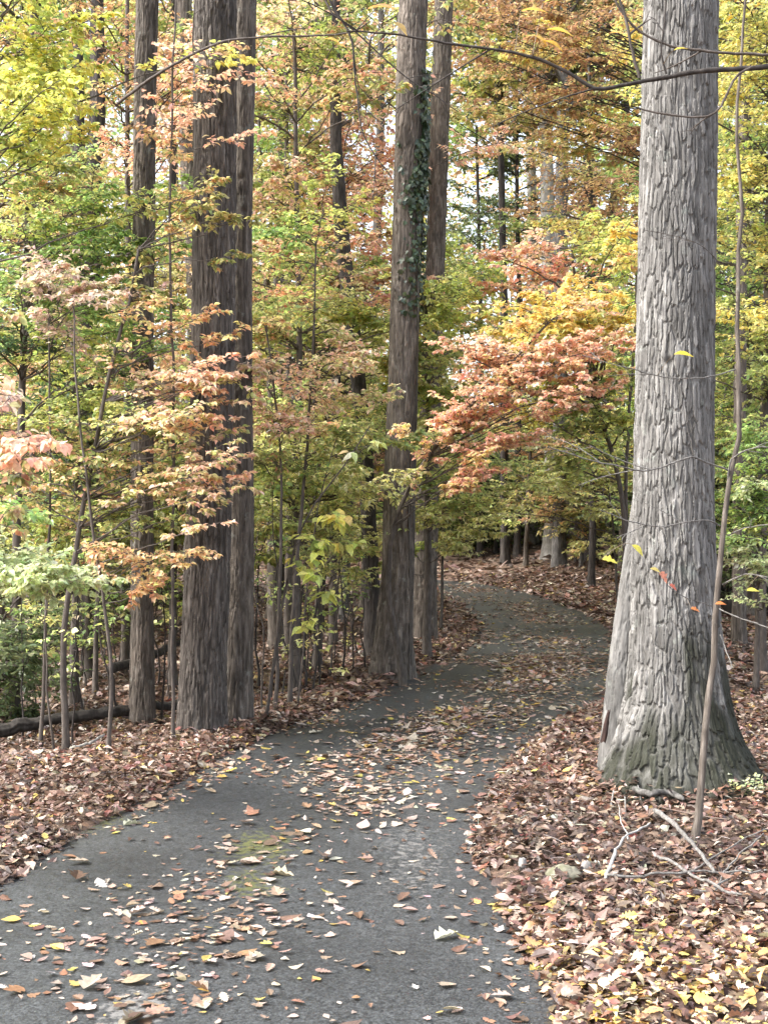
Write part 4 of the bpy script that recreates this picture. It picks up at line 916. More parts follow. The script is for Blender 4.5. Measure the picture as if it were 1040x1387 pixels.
OL = [
    ('pale yellow green bush among thin stems right of the fused pair', 'shrub', 400, 13.0, [(360, 600, .4), (400, 640, .45), (450, 640, .4), (490, 660, .35), (370, 700, .4), (420, 720, .4), (470, 720, .35), (350, 560, .35), (440, 580, .4), (500, 580, .35), ], ('paleyellow', 'olive', 'paleyellow'), 31),
    ('yellow green bush between the slim brown trunk and left edge', 'shrub', 100, 12.8, [(30, 680, .5), (80, 640, .5), (130, 600, .5), (170, 680, .4), (220, 640, .35), (60, 600, .5), (20, 560, .5), (225, 560, .35), (150, 760, .4), (100, 720, .45), (220, 720, .3), (40, 500, .5), (110, 520, .5), (160, 440, .4)], ('yelgreen', 'olive', 'peachgreen'), 32),
    ('olive and yellow bush hiding the middle of the poplar trunk', 'shrub', 578, 15.6, [(580, 430, .4), (610, 470, .45), (590, 520, .4), (620, 540, .4), (560, 480, .3), (600, 580, .4), (575, 640, .35), (610, 660, .4), (590, 700, .35), (570, 740, .25), (640, 600, .4), (560, 400, .3), (600, 380, .4), (640, 400, .4), (530, 440, .2), (540, 520, .2)], ('yelgreen', 'olive', 'paleyellow'), 33),
    ('rusty oak with boughs spreading left from behind the big oak', 'tree', 905, 20.5, [(600, 60, .55), (640, 100, .6), (690, 60, .6), (730, 110, .6), (780, 60, .6), (820, 110, .6), (850, 40, .6), (660, 20, .6), (740, 20, .6), (620, 140, .5), (790, 170, .6), (840, 190, .6), (810, 250, .55), (850, 290, .5), (770, 300, .45), (690, 140, .5), (830, 330, .5), (750, 200, .5)], ('rust', 'oliveorange', 'gold', 'rust'), 34),
    ('peach and olive leaved tree between fused trunks and ivy clad tree', 'tree', 400, 14.2, [(350, 100, .5), (390, 160, .5), (420, 240, .45), (360, 260, .45), (450, 330, .45), (380, 340, .45), (500, 420, .35), (420, 400, .45), (350, 400, .4), (470, 410, .4), (440, 60, .5), (390, 30, .5), (490, 90, .35), (350, 470, .4)], ('peachgreen', 'olive', 'yelgreen', 'peach'), 35),
    ('olive leaved bush behind the dogwood stems in mid left', 'shrub', 430, 15.0, [(350, 420, .6), (400, 440, .6), (450, 430, .6), (490, 460, .5), (370, 650, .6), (420, 690, .6), (470, 660, .6), (440, 720, .5), (400, 600, .6), (460, 590, .6), (350, 580, .5)], ('olive', 'olive', 'paleyellow'), 20),
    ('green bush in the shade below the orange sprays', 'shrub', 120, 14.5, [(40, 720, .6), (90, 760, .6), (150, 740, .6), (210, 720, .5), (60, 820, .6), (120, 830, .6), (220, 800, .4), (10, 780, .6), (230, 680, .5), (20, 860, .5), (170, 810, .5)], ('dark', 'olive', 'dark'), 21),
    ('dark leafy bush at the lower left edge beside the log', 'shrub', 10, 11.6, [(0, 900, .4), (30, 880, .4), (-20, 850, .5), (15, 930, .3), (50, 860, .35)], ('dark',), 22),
    ('yellow green bush behind the thick brown trunk', 'shrub', 235, 13.5, [(225, 700, .4), (240, 620, .45), (225, 770, .35), (355, 760, .35), (360, 690, .4), (235, 540, .4), (350, 640, .4)], ('olive', 'yelgreen'), 23),
    ('yellow leaved bush between ivy clad tree and coral sapling', 'shrub', 570, 21.0, [(590, 420, .7), (620, 400, .7), (640, 440, .6), (600, 480, .7), (660, 380, .6), (580, 540, .6), (630, 360, .6), (610, 340, .6), (590, 380, .6)], ('yelgreen', 'yelgreen', 'olive'), 24),
    ('olive leaved tree behind the upper fused trunks', 'tree', 390, 17.5, [(360, 60, .8), (400, 90, .8), (440, 50, .7), (380, 150, .7), (350, 220, .7), (400, 200, .7), (440, 110, .6), (370, 290, .6), (410, 330, .6), (470, 40, .6), (430, 0, .8), (360, -10, .8), (440, 360, .6), (380, 370, .6)], ('olive', 'oliveorange', 'green'), 25),
    ('dark green tree against the sky gaps beyond the poplar', 'tree', 650, 38, [(620, 310, .9), (660, 300, .9), (690, 280, .8), (640, 350, .8), (690, 340, .8), (610, 250, .5), (680, 230, .6), (630, 180, .5), (700, 180, .5), (660, 380, .7)], ('dark', 'green', 'dark'), 26),
    ('rust leaved oak crown hanging above the coral sapling', 'tree', 700, 37.5, [(620, 90, .9), (660, 70, .9), (700, 110, .9), (740, 60, .8), (640, 130, .7), (700, 20, .9), (780, 80, .8), (820, 60, .8), (800, 160, .8), (830, 220, .8), (780, 260, .8), (820, 300, .8), (770, 320, .7), (840, 130, .7), (640, 30, .8), (800, 20, .8), (850, 260, .6), (690, 160, .5)], ('rust', 'rust', 'oliveorange'), 27),
    ('rust and olive tree between far trunks and the big oak', 'tree', 800, 28, [(780, 200, .9), (820, 250, .9), (800, 330, .9), (850, 200, .8), (700, 330, .8), (740, 300, .7), (840, 340, .8), (760, 240, .7), (860, 60, .9)], ('oliveorange', 'rust', 'olive'), 28),
    ('olive shrub at the left behind the mauve spray', 'shrub', 40, 16.5, [(30, 300, .8), (80, 260, .8), (150, 250, .7), (20, 480, .7), (90, 470, .7), (160, 470, .6), (50, 560, .7), (200, 300, .6), (10, 380, .8)], ('olive', 'green', 'oliveorange'), 29),
    ('golden tree behind the dark slim trunk at the right', 'tree', 1010, 21, [(990, 100, .9), (1020, 200, .9), (990, 300, .8), (1040, 380, .8), (990, 480, .7), (1030, 560, .8), (1000, 640, .7), (1040, 680, .7), (1060, 60, .9)], ('goldolive', 'olive', 'yelgreen'), 30),
]
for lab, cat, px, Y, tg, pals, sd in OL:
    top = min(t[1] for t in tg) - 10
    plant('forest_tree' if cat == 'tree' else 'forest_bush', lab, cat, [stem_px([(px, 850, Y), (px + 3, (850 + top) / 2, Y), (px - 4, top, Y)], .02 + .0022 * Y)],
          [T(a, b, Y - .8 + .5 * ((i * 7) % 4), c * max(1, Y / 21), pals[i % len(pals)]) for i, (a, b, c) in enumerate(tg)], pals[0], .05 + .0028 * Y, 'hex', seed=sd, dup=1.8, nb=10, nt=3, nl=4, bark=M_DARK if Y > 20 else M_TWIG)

for k, (px, Y, lab) in enumerate([(610, 40, 'dim bush on the far bank behind the poplar foot'), (660, 41, 'dim dark bush at the top of the leaf bank beyond the bend'), (712, 42, 'dim dark bush left of the pale far trunk foot'), (785, 40.5, 'dim dark bush right of the pale far trunk foot'), (835, 38, 'dim bush on the bank just left of the big oak'), (985, 24, 'dim bush beyond the rotting log right of the big oak'), (1045, 22, 'dim bush at the right edge behind the rotting log')]):
    zb = float(gh((px - CX) * Y / FPX, Y)); rr = np.random.default_rng(k + 60); X = (px - CX) * Y / FPX
    tg = [(np.array([X + rr.normal(0, .8), Y + rr.normal(0, .5), zb + rr.uniform(.4, 2.6)]), 1.0, ('dark', 'dark', 'green')[i % 3]) for i in range(14)]
    plant('forest_bush', lab, 'shrub', [(np.array([(X, Y, zb - .05), (X + .1, Y, zb + .9), (X, Y, zb + 2)]), .04, .015), (np.array([(X, Y, zb - .05), (X - .4, Y, zb + .8), (X - .7, Y, zb + 1.8)]), .03, .012)], tg, 'dark', .15, 'hex', seed=150 + k, nb=9, nt=2, nl=4, bark=M_DARK)

# thin bare saplings and stems near the ground
SAP = [(75, 1030, 800, 74, 9.9, 'wavy dark sapling stem standing in front of the fallen log'), (100, 1020, 740, 118, 10.2, 'grey green sapling with two stems beside the fallen stick'), (118, 990, 760, 112, 11.3, 'thin upright sapling just behind the fallen log'), (152, 985, 700, 130, 11.5, 'thin sapling leaning left of the slim brown trunk'), (166, 975, 840, 140, 11.2, 'slanting bare stem left of the slim brown trunk base'),
       (218, 990, 720, 214, 11.1, 'thin dark sapling between slim brown trunk and thick trunk'), (228, 960, 780, 226, 12.4, 'faint thin sapling close to the left of the thick trunk'), (30, 1010, 760, 34, 10.6, 'grey sapling at the left end of the log'), (48, 985, 800, 50, 12, 'straight thin sapling beyond the log at the far left'),
       (355, 950, 720, 352, 11.4, 'dark sapling touching the right of the fused trunks'), (366, 946, 640, 378, 11.8, 'dark upright sapling second from the fused trunks'), (432, 925, 700, 428, 13.5, 'dark straight sapling left of the ivy clad tree'), (446, 912, 690, 470, 14, 'dark sapling leaning right toward the ivy clad tree'),
       (462, 915, 740, 466, 14.2, 'thin upright sapling nearest the leaning ivy specked trunk'), (478, 908, 780, 470, 14.6, 'short thin dark sapling before the leaning trunk'), (416, 915, 760, 410, 14.4, 'faint sapling behind the lime leaved sapling'), (486, 885, 700, 484, 16.5, 'faint straight stem beside the leaning trunk'), (380, 935, 860, 400, 12.4, 'short oblique twiggy stem near the dogwood foot')]
for k, (px, py, pt, px2, Y, lab) in enumerate(SAP):
    rr = np.random.default_rng(k + 300)
    mp = [(px, py, Y)] + [(px + (px2 - px) * t + rr.normal(0, 5), py + (pt - py) * t, Y + rr.normal(0, .05)) for t in (.25, .5, .75)] + [(px2, pt, Y)]
    tg = [T(px2 + rr.normal(0, 28), pt + rr.uniform(-20, (py - pt) * .5), Y + rr.normal(0, .25), .18, ('olive', 'green', 'paleyellow')[k % 3]) for _ in range(5)]
    plant('bare_sapling', lab, 'sapling', [stem_px(mp, (.008 + .004 * rr.random()))], tg, 'olive', .06, 'ovate', seed=60 + k, dup=0.3, fine=False, nb=3, nt=0, nl=1, bark=M_DARK if k % 3 else M_TWIG, group='thin saplings along the left verge', woodname='stem', stem_wob=.05, limb_r=.004)

for k in range(24):
    rr = np.random.default_rng(k + 800)
    lf = k % 2 == 0
    px = rr.uniform(346, 495) if lf else rr.uniform(-30, 240)
    Y = rr.uniform(12.4, 18) if lf else rr.uniform(11, 17)
    pyb = CY + CAMH * FPX / Y; pt = rr.uniform(640, 800)
    mp = [(px + rr.normal(0, 14) * t, pyb + (pt - pyb) * t, Y + rr.normal(0, .08)) for t in (0, .3, .6, 1)]
    plant('bare_sapling', 'thin leafless sapling in the thicket between fused trunks and ivy clad tree' if lf else 'thin leafless sapling in the thicket around the slim brown trunk', 'sapling', [stem_px(mp, .007 + .008 * rr.random())],
          [T(mp[-1][0] + rr.normal(0, 25), pt + rr.uniform(-40, 90), Y, .15, 'olive') for _ in range(3)], 'olive', .05, 'ovate', seed=500 + k, dup=0.3, fine=False, nb=3, nt=0, nl=1, bark=M_DARK, group='leafless saplings in the thicket', woodname='stem', stem_wob=.08, limb_r=.0035)

# ------------------------------------------------------------------ sapling with bleached twigs in front of the oak
sap = plant('bare_sapling', 'slim leaning sapling with bleached bare twigs before the big oak', 'sapling', [stem_px([(936, 1162, 6.75), (942, 1090, 6.75), (952, 1000, 6.8), (964, 900, 6.8), (972, 800, 6.85), (980, 700, 6.9), (990, 620, 6.9), (998, 500, 6.95), (1003, 350, 7.0), (1010, 150, 7.0), (1016, 0, 7.0), (1018, -50, 7)], .020, .006)], [], 'olive', bark=M_BRGREY, seed=90, woodname='stem', stem_wob=.06)
TWP = {}
def twig(parent, name, pts, r0, r1, mat, Y=None, origin=None, seed=0, forks=2, rgh=.006):
    rr = np.random.default_rng(seed + 700)
    q = np.array([P3(*p) if Y is None else P3(p[0], p[1], Y + (p[2] if len(p) > 2 else 0)) for p in pts])
    d = np.r_[0, np.cumsum(np.linalg.norm(np.diff(q, axis=0), axis=1))]; K = max(10, int(d[-1] / .03)); K = min(K, 70)
    s = np.linspace(0, d[-1], K); w = np.stack([np.interp(s, d, q[:, i]) for i in range(3)], 1)
    for _ in range(2): w[1:-1] = .25 * w[:-2] + .5 * w[1:-1] + .25 * w[2:]
    w = wob(w[None], rgh * math.sqrt(K) * .25, rr)
    g = Geo(); rad = np.linspace(r0, r1, K)[None] * (1 + .18 * (rr.random((1, K)) - .5))
    tubes(g, w, rad, 6, (0, 0, .5))
    if forks:
        fp, fl, fi = side_shoots(w, forks, .35, np.full(1, d[-1] * .35), rr, ang=(30, 60), flat=.8, K=6)
        tubes(g, fp, np.linspace(r1 * 1.1, r1 * .45, 6)[None] * np.ones((len(fp), 1)), 4, (0, 0, .5))
        fp2, _, _ = side_shoots(fp, 2, .3, fl * .5, rr, flat=.8, K=4)
        tubes(g, fp2, np.linspace(r1 * .6, r1 * .3, 4)[None] * np.ones((len(fp2), 1)), 3, (0, 0, .5))
    TWP.setdefault(parent.name, []).append(w[0])
    return g.build(name, mat, parent, True, origin)
so = np.array(sap.location)
TW = [([(988, 638, 6.88), (975, 633, 6.85), (955, 626, 6.8), (938, 616, 6.75), (922, 622, 6.7), (900, 632, 6.65), (872, 638, 6.6), (842, 633, 6.55), (808, 626, 6.5), (780, 616, 6.5), (742, 604, 6.45)], .0085, .004, 4),
      ([(938, 616, 6.75), (936, 596, 6.72), (928, 580, 6.7), (932, 560, 6.68)], .005, .002, 2),
      ([(980, 715, 6.9), (960, 703, 6.85), (930, 705, 6.75), (905, 713, 6.7), (880, 711, 6.65), (850, 704, 6.6), (830, 696, 6.6), (812, 690, 6.55)], .007, .003, 3),
      ([(868, 714, 6.62), (850, 722, 6.55), (840, 730, 6.5), (842, 738, 6.5)], .004, .002, 1),
      ([(984, 680, 6.9), (985, 650, 6.88), (986, 635, 6.86), (990, 622, 6.85)], .008, .006, 0),
      ([(990, 622, 6.9), (1005, 612, 6.8), (1025, 606, 6.75), (1050, 607, 6.7)], .0075, .004, 4),
      ([(986, 725, 6.9), (1005, 715, 6.8), (1025, 711, 6.7), (1050, 710, 6.6)], .006, .004, 2),
      ([(978, 792, 6.85), (995, 782, 6.75), (1012, 776, 6.7), (1030, 778, 6.6), (1050, 785, 6.6)], .006, .003, 3),
      ([(968, 822, 6.85), (940, 814, 6.8), (920, 806, 6.7), (905, 796, 6.65), (898, 786, 6.6)], .0045, .0022, 1),
      ([(968, 822, 6.83), (990, 832, 6.75), (1015, 842, 6.7), (1050, 852, 6.65)], .0055, .004, 1),
      ([(998, 500, 6.95), (980, 505, 6.85), (950, 510, 6.75), (915, 512, 6.7), (880, 506, 6.65), (840, 495, 6.6), (790, 480, 6.6)], .006, .003, 2),
      ([(1001, 420, 7), (985, 380, 6.9), (968, 350, 6.85), (945, 330, 6.8), (900, 318, 6.75), (870, 312, 6.7)], .004, .002, 2),
      ([(975, 860, 6.85), (985, 885, 6.75), (992, 905, 6.7)], .006, .004, 0)]
for k, (pts, r0, r1, fo) in enumerate(TW):
    twig(sap, 'twig', pts, r0 * .66, r1 * .7, M_WHITE if k not in (11,) else M_TWIG, origin=so, seed=k, forks=fo)
# the few leaves left on it
def lone_leaves(parent, items, origin, name='leaf'):
    for k, (px, py, Y, L, ang, colr, pr) in enumerate(items):
        L *= .8; colr = tuple(.85 * c_ for c_ in colr)
        g = Geo(); a = math.radians(ang)
        leaves(g, P3(px, py, Y)[None], np.array([[math.cos(a), -.3, math.sin(a)]]), np.array([[.15, -.45, 1.]]), np.array([L]), pr, 1., .3, .25, np.array([colr]), .1)
        a0 = P3(px, py, Y); tp = np.concatenate(TWP[parent.name]); nq = tp[np.linalg.norm(tp - a0, axis=1).argmin()]
        tubes(g, bez(nq[None], (.5 * (nq + a0) + np.array([0, 0, .015]))[None], a0[None], 8), np.linspace(.0016, .0009, 8)[None], 4, (.22, .16, .10))
        g.build(name, M_LEAF, parent, False, origin)
Yl, Or, Rd = (.66, .60, .10), (.62, .22, .07), (.55, .15, .10)
lone_leaves(sap, [(912, 480, 6.6, .125, 4, (.70, .56, .05), 'ovate'), (815, 757, 6.5, .10, -5, Yl, 'maple'), (855, 738, 6.5, .10, -35, Yl, 'ovate'), (880, 770, 6.55, .07, -10, (.6, .5, .16), 'ovate'), (893, 775, 6.6, .085, -50, (.6, .24, .16), 'maple'), (906, 792, 6.6, .06, -30, Rd, 'maple'), (935, 824, 6.7, .06, -10, Or, 'maple'), (968, 818, 6.7, .07, 10, Or, 'ovate'), (1010, 800, 6.6, .08, 10, Yl, 'ovate')], so)

# ------------------------------------------------------------------ branch hanging across the top
Yb = 4.6
br = thing('overhanging_branch', P3(1140, 84, Yb), 'dark bare branch crossing the big oak at the top of the view', 'branch')
bo = np.array(br.location)
twig(br, 'limb', [(1140, 84, Yb), (1040, 91, Yb), (980, 94, Yb), (930, 101, Yb), (880, 108, Yb), (840, 117, Yb), (806, 122, Yb), (780, 103, Yb), (740, 82, Yb), (690, 68, Yb), (640, 61, Yb), (580, 53, Yb), (520, 46, Yb), (470, 42, Yb)], .0105, .003, M_DARK, origin=bo, seed=31, forks=3)
twig(br, 'twig', [(866, 106, Yb), (855, 60, Yb), (845, 20, Yb), (828, -30, Yb)], .006, .004, M_TWIG, origin=bo, seed=32, forks=1)
twig(br, 'twig', [(902, 100, Yb), (893, 70, Yb), (898, 40, Yb), (902, -20, Yb)], .004, .003, M_DARK, origin=bo, seed=33, forks=1)
twig(br, 'twig', [(1020, 90, Yb), (990, 105, Yb), (980, 140, Yb), (965, 160, Yb), (930, 158, Yb), (890, 152, Yb), (862, 144, Yb)], .005, .003, M_TWIG, origin=bo, seed=34, forks=1)
twig(br, 'twig', [(1120, 78, Yb), (1040, 75, Yb), (960, 72, Yb), (900, 62, Yb), (860, 40, Yb), (835, 10, Yb), (820, -30, Yb)], .006, .0035, M_TWIG, origin=bo, seed=35, forks=1)
Og = (.66, .36, .10)
lone_leaves(br, [(498, 12, 4.5, .13, 8, (.62, .30, .10), 'ovate'), (532, 30, 4.5, .09, -35, (.66, .46, .16), 'ovate'), (740, 40, 4.5, .12, -6, (.68, .46, .07), 'ovate'), (722, 48, 4.5, .08, -30, (.62, .40, .1), 'ovate'), (735, 55, 4.5, .10, -20, (.66, .42, .06), 'ovate'), (825, 45, 4.5, .07, 5, Og, 'ovate'), (912, 68, 4.5, .06, 15, (.66, .5, .08), 'ovate'), (705, 15, 4.6, .12, 5, (.62, .40, .08), 'ovate'), (735, 4, 4.6, .12, 20, (.66, .44, .08), 'ovate')], bo)
b2 = thing('overhanging_branch', P3(160, 135, 7.5), 'thin curved branch with few orange leaves across the left trunks at top', 'branch')
b2o = np.array(b2.location)
twig(b2, 'limb', [(160, 140, 7.8), (215, 100, 7.5), (260, 75, 7.4), (300, 58, 7.3), (350, 53, 7.3), (400, 51, 7.3), (450, 48, 7.3), (478, 44, 7.3), (500, 30, 7.3)], .010, .004, M_TWIG, origin=b2o, seed=36, forks=3)
lone_leaves(b2, [(310, 62, 7.2, .09, -10, (.62, .26, .14), 'maple'), (285, 75, 7.2, .10, 10, (.6, .3, .2), 'ovate'), (440, 52, 7.2, .12, -12, (.66, .44, .08), 'ovate'), (452, 60, 7.2, .10, -8, (.66, .44, .10), 'ovate')], b2o)
b3 = thing('overhanging_branch', P3(440, -60, 6.8), 'dark wiry twig drooping left of the ivy clad trunk at top', 'branch')
b3o = np.array(b3.location)
twig(b3, 'limb', [(425, -60, 6.8), (445, 0, 6.8), (465, 30, 6.8), (477, 60, 6.8), (480, 100, 6.8), (484, 140, 6.8), (490, 180, 6.8), (510, 215, 6.8), (530, 240, 6.8)], .008, .003, M_DARK, origin=b3o, seed=37, forks=3)
twig(b3, 'twig', [(465, 30, 6.8), (495, 55, 6.8), (525, 85, 6.8), (555, 110, 6.8), (590, 130, 6.8), (620, 150, 6.8)], .005, .002, M_DARK, origin=b3o, seed=38, forks=2)

# ------------------------------------------------------------------ things on the forest floor
def log_thing(name, label, cat, pts, r0, r1, mat, S=16, mosscol=0., kink=.02, group=None, branch=None):
    rr = np.random.default_rng(len(label))
    q = np.array(pts, float); d = np.r_[0, np.cumsum(np.linalg.norm(np.diff(q, axis=0), axis=1))]
    K = max(8, int(d[-1] / .03)); s = np.linspace(0, d[-1], K); w = np.stack([np.interp(s, d, q[:, i]) for i in range(3)], 1)
    w = wob(w[None], kink, rr)
    g = Geo(); rad = np.linspace(r0, r1, K)[None] * (1 + .25 * (vn2(s * 4, s * 0, len(label)) - .5))[None]; rad[:, 0] *= .85; rad[:, -1] *= .7
    w = np.concatenate([w[:, :1], w, w[:, -1:]], 1); rad = np.concatenate([rad[:, :1] * .02, rad, rad[:, -1:] * .02], 1)
    w[:, 0] -= nrm(w[:, 2] - w[:, 1]) * .004; w[:, -1] += nrm(w[:, -2] - w[:, -3]) * .004
    tubes(g, w, rad, S, (mosscol, 0, .5))
    v = g.v[-1].reshape(-1, S, 3).astype(float); c_ = v.mean(1, keepdims=True); ar = np.arange(S) / S * 2 * np.pi
    nn = (vn3(np.cos(ar)[None] * 3 + 9 + 0 * v[..., 0], np.sin(ar)[None] * 3 + 9 + 0 * v[..., 0], np.arange(len(v))[:, None] * .35 + 0 * v[..., 0], 3.) - .5) * .5
    nn += (vn3(np.cos(ar)[None] * 7 + 9 + 0 * v[..., 0], np.sin(ar)[None] * 7 + 9 + 0 * v[..., 0], np.arange(len(v))[:, None] * .6 + 0 * v[..., 0], 5.) - .5) * .35
    g.v[-1] = (c_ + (v - c_) * (1 + nn)[..., None]).astype(np.float32).reshape(-1, 3)
    for bpts, b0, b1 in (branch or []):
        bq = np.array(bpts, float); bd = np.r_[0, np.cumsum(np.linalg.norm(np.diff(bq, axis=0), axis=1))]
        bs = np.linspace(0, bd[-1], 14); bw = wob(np.stack([np.interp(bs, bd, bq[:, i]) for i in range(3)], 1)[None], kink, rr)
        tubes(g, bw, np.linspace(b0, b1, 14)[None], 6, (mosscol, 0, .5))
    return tag(g.build(name, mat, None, True, q[0]), label, cat, group)
def on(px, py, up=.0):
    X, Y = gp(px, py); z = float(gh(X, Y)); return (X, Y, z + up)
log_thing('fallen_log', 'dark mossy log lying across the forest floor at the left', 'log', [on(-60, 1005, .12), on(60, 992, .13), on(170, 980, .12), on(240, 968, .1)], .05, .035, M_DARK, 24, .12, .06)
log_thing('fallen_branch', 'pale fallen stick lying beside the saplings near the left log', 'branch', [on(98, 1022, 0.095), on(120, 1012, 0.095), on(142, 1004, 0.105)], .012, .009, M_PALE, 8)
log_thing('fallen_log', 'thin dark pole resting slanted beyond the slim brown trunk', 'log', [on(150, 925, .25), on(200, 915, .32), on(250, 903, .42)], .05, .03, M_DARK, 12, 0, .03)
log_thing('fallen_branch', 'thick pale bleached stick slanting down right below the big oak', 'branch', [on(886, 1136, 0.115), on(915, 1160, 0.105), on(945, 1190, 0.095), on(966, 1216, 0.085)], .0125, .008, M_WHITE, 10, 0, .012)
log_thing('fallen_branch', 'long thin bleached twig lying level across the right leaf bank', 'branch', [on(822, 1224, 0.095), on(880, 1221, 0.105), on(940, 1219, 0.105), on(1030, 1220, 0.105)], .007, .004, M_WHITE, 7, 0, .02, None, [([on(905, 1220, .06), on(960, 1195, .09), on(1010, 1170, .1), on(1045, 1160, .1)], .005, .003)])
log_thing('fallen_branch', 'forked bleached stick curving through leaves at lower right', 'branch', [on(890, 1198, 0.105), on(915, 1210, 0.105), on(935, 1228, 0.095), on(1000, 1249, 0.085)], .0085, .005, M_WHITE, 8, 0, .02, None, [([on(935, 1228, .05), on(955, 1240, .07), on(985, 1228, .08), on(1000, 1205, .1)], .006, .003)])
log_thing('fallen_branch', 'thin forked pale stick standing up left of the thick bleached stick', 'branch', [on(820, 1222, 0.075), on(832, 1192, 0.125), on(850, 1168, 0.125), on(880, 1152, 0.115)], .008, .005, M_PALE, 7, 0, .015, None, [([on(850, 1168, .08), on(842, 1150, .12), on(838, 1140, .15)], .004, .002)])
log_thing('exposed_root', 'pale gnarled root exposed at the foot of the big oak', 'root', [on(858, 1090, 0.095), on(880, 1098, 0.105), on(905, 1095, 0.095), on(925, 1102, 0.075)], .02, .014, M_GREY, 9, .15, .02)
log_thing('fallen_branch', 'pale twig poking up at the right edge of the road bank', 'branch', [on(955, 1240, .02), on(990, 1215, .12), on(1035, 1195, .2)], .005, .003, M_WHITE, 6, 0, .02)
log_thing('fallen_log', 'dark rotting log in shade behind the sapling at right edge', 'log', [on(985, 845, .18), on(1030, 838, .2), on(1090, 830, .22)], .13, .12, M_DARK, 18, .3, .03)
log_thing('fallen_branch', 'thin bleached pole leaning on the dim far bank beyond the bend', 'branch', [on(628, 752, .1), on(660, 747, .3), on(690, 742, .55)], .03, .02, M_GREY, 8, 0, .03)

def stone(name, label, c, rad, mat, seed, cat='stone', sub=20):
    a = np.linspace(0, np.pi, sub); b = np.arange(sub * 2) * np.pi / sub
    A, B = np.meshgrid(a, b, indexing='ij'); v = np.stack([np.sin(A) * np.cos(B), np.sin(A) * np.sin(B), np.cos(A)], -1)
    k = .75 + .5 * vn3(v[..., 0] * 1.3 + 5 + seed, v[..., 1] * 1.3 + 5, v[..., 2] * 1.3 + 5, seed) + .3 * np.abs(vn3(v[..., 0] * 3 + 9, v[..., 1] * 3 + 9, v[..., 2] * 3 + 9, seed + 2) - .5) + .12 * vn3(v[..., 0] * 5 + 9, v[..., 1] * 5 + 9, v[..., 2] * 5 + 9, seed)
    g = Geo(); g.add(v * k[..., None] * np.array(rad) + np.array(c), grid_faces(sub, sub * 2, True))
    return tag(g.build(name, mat, None, True, np.array(c)), label, cat)
M_ST, M_STP = stone_mat('mossy_stone', (.10, .10, .055), (.22, .20, .15)), stone_mat('pale_stone', (.18, .165, .15), (.30, .285, .265))
stone('mossy_rock', 'rounded greenish grey rock half buried in leaves at the road bank', on(762, 1207, .045), (.07, .06, .04), M_ST, 4)
stone('white_stone', 'small whitish stone upright among leaves right of the mossy rock', on(793, 1198, .045), (.022, .016, .032), M_STP, 7)
stone('white_stone', 'small whitish stone among leaves left of the mossy rock', on(707, 1191, .045), (.018, .016, .03), M_STP, 9)
# slab of dark loose bark leaning on the oak's left foot
bs = Geo(); c0 = P3(817, 1004, 8.2); c1 = P3(824, 964, 8.25); hw = .017
tt = np.linspace(0, 1, 14); wv = np.linspace(-1, 1, 9)
TT, WV = np.meshgrid(tt, wv, indexing='ij'); jag = (vn2(TT * 5, WV * 3, 5) - .5) * .02
cen = c0 + (c1 - c0) * TT[..., None]
wid = hw * (1 - .65 * TT ** 2)
pf = cen + np.stack([WV * wid + jag, -.02 * (1 - WV ** 2) + jag, jag * 2], -1); pb = pf + np.array([0, .018, 0])
bs.add(pf, grid_faces(14, 9)[:, ::-1]); bs.add(pb, grid_faces(14, 9))
rim = np.r_[np.arange(9), np.arange(1, 14) * 9 + 8, 13 * 9 + np.arange(7, -1, -1), np.arange(12, 0, -1) * 9]
rp = np.concatenate([pf.reshape(-1, 3)[rim], pb.reshape(-1, 3)[rim]]); nR = len(rim)
i = np.arange(nR); bs.add(rp, np.stack([i, (i + 1) % nR, (i + 1) % nR + nR, i + nR], -1))
tag(bs.build('bark_slab', bark_mat('rotten_bark', (.015, .008, .006), (.035, .018, .014), (.06, .03, .022)), None, True, c0), 'dark reddish slab of loose bark leaning at the oak left foot', 'bark')
# small green plants
def herb(label, px, py, rad, n, pal, L, seed):
    rr = np.random.default_rng(seed + 900); p = np.array(on(px, py, .03)); root = thing('seedling_plant', p, label, 'plant')
    sg, lg = Geo(), Geo()
    a = rr.uniform(0, 2 * np.pi, n); d = rad * np.sqrt(rr.random(n)); S = p + np.c_[np.cos(a) * d * .5, np.sin(a) * d * .5, np.zeros(n) - .02]
    E = p + np.c_[np.cos(a) * d, np.sin(a) * d, rr.uniform(.5, 1.1, n) * rad]
    P = bez(S, .5 * (S + E) + np.array([0, 0, .02]), E, 6); tubes(sg, P, np.full((n, 6), .0022), 4, (.5, 0, .5))
    put_leaves(lg, P, 6, L, lambda idx: jitter(pick(PAL[pal], len(idx), rr), rr), rr, 'ovate', t0=.3, droop=.2)
    sg.build('stem', M_TWIG, root, True, p); lg.build('foliage', M_LEAF, root, False, p)
herb('low green seedling clump at the right foot of the big oak', 1012, 1092, .13, 26, 'pale', .032, 1)
herb('small pale green plant on the far bank beyond the road bend', 716, 762, .45, 26, 'pale', .11, 2)
herb('tiny green shoot right at the front foot of the big oak', 938, 1080, .05, 8, 'pale', .02, 3)
for k, (px, py, lab) in enumerate([(828, 1100, 'thin pale stub poking from leaves left of the oak foot'), (846, 1108, 'thin pale stub with dark base in front of the oak foot'), (866, 1092, 'short curved pale stub beside the exposed root')]):
    b = np.array(on(px, py)); log_thing('dead_stem', lab, 'stem', [b - [0, 0, .03], b + [.004 * (k - 1), 0, .06], b + [.012 * (1 - k), 0, .13]], .006, .004, M_PALE, 7, 0, .004)

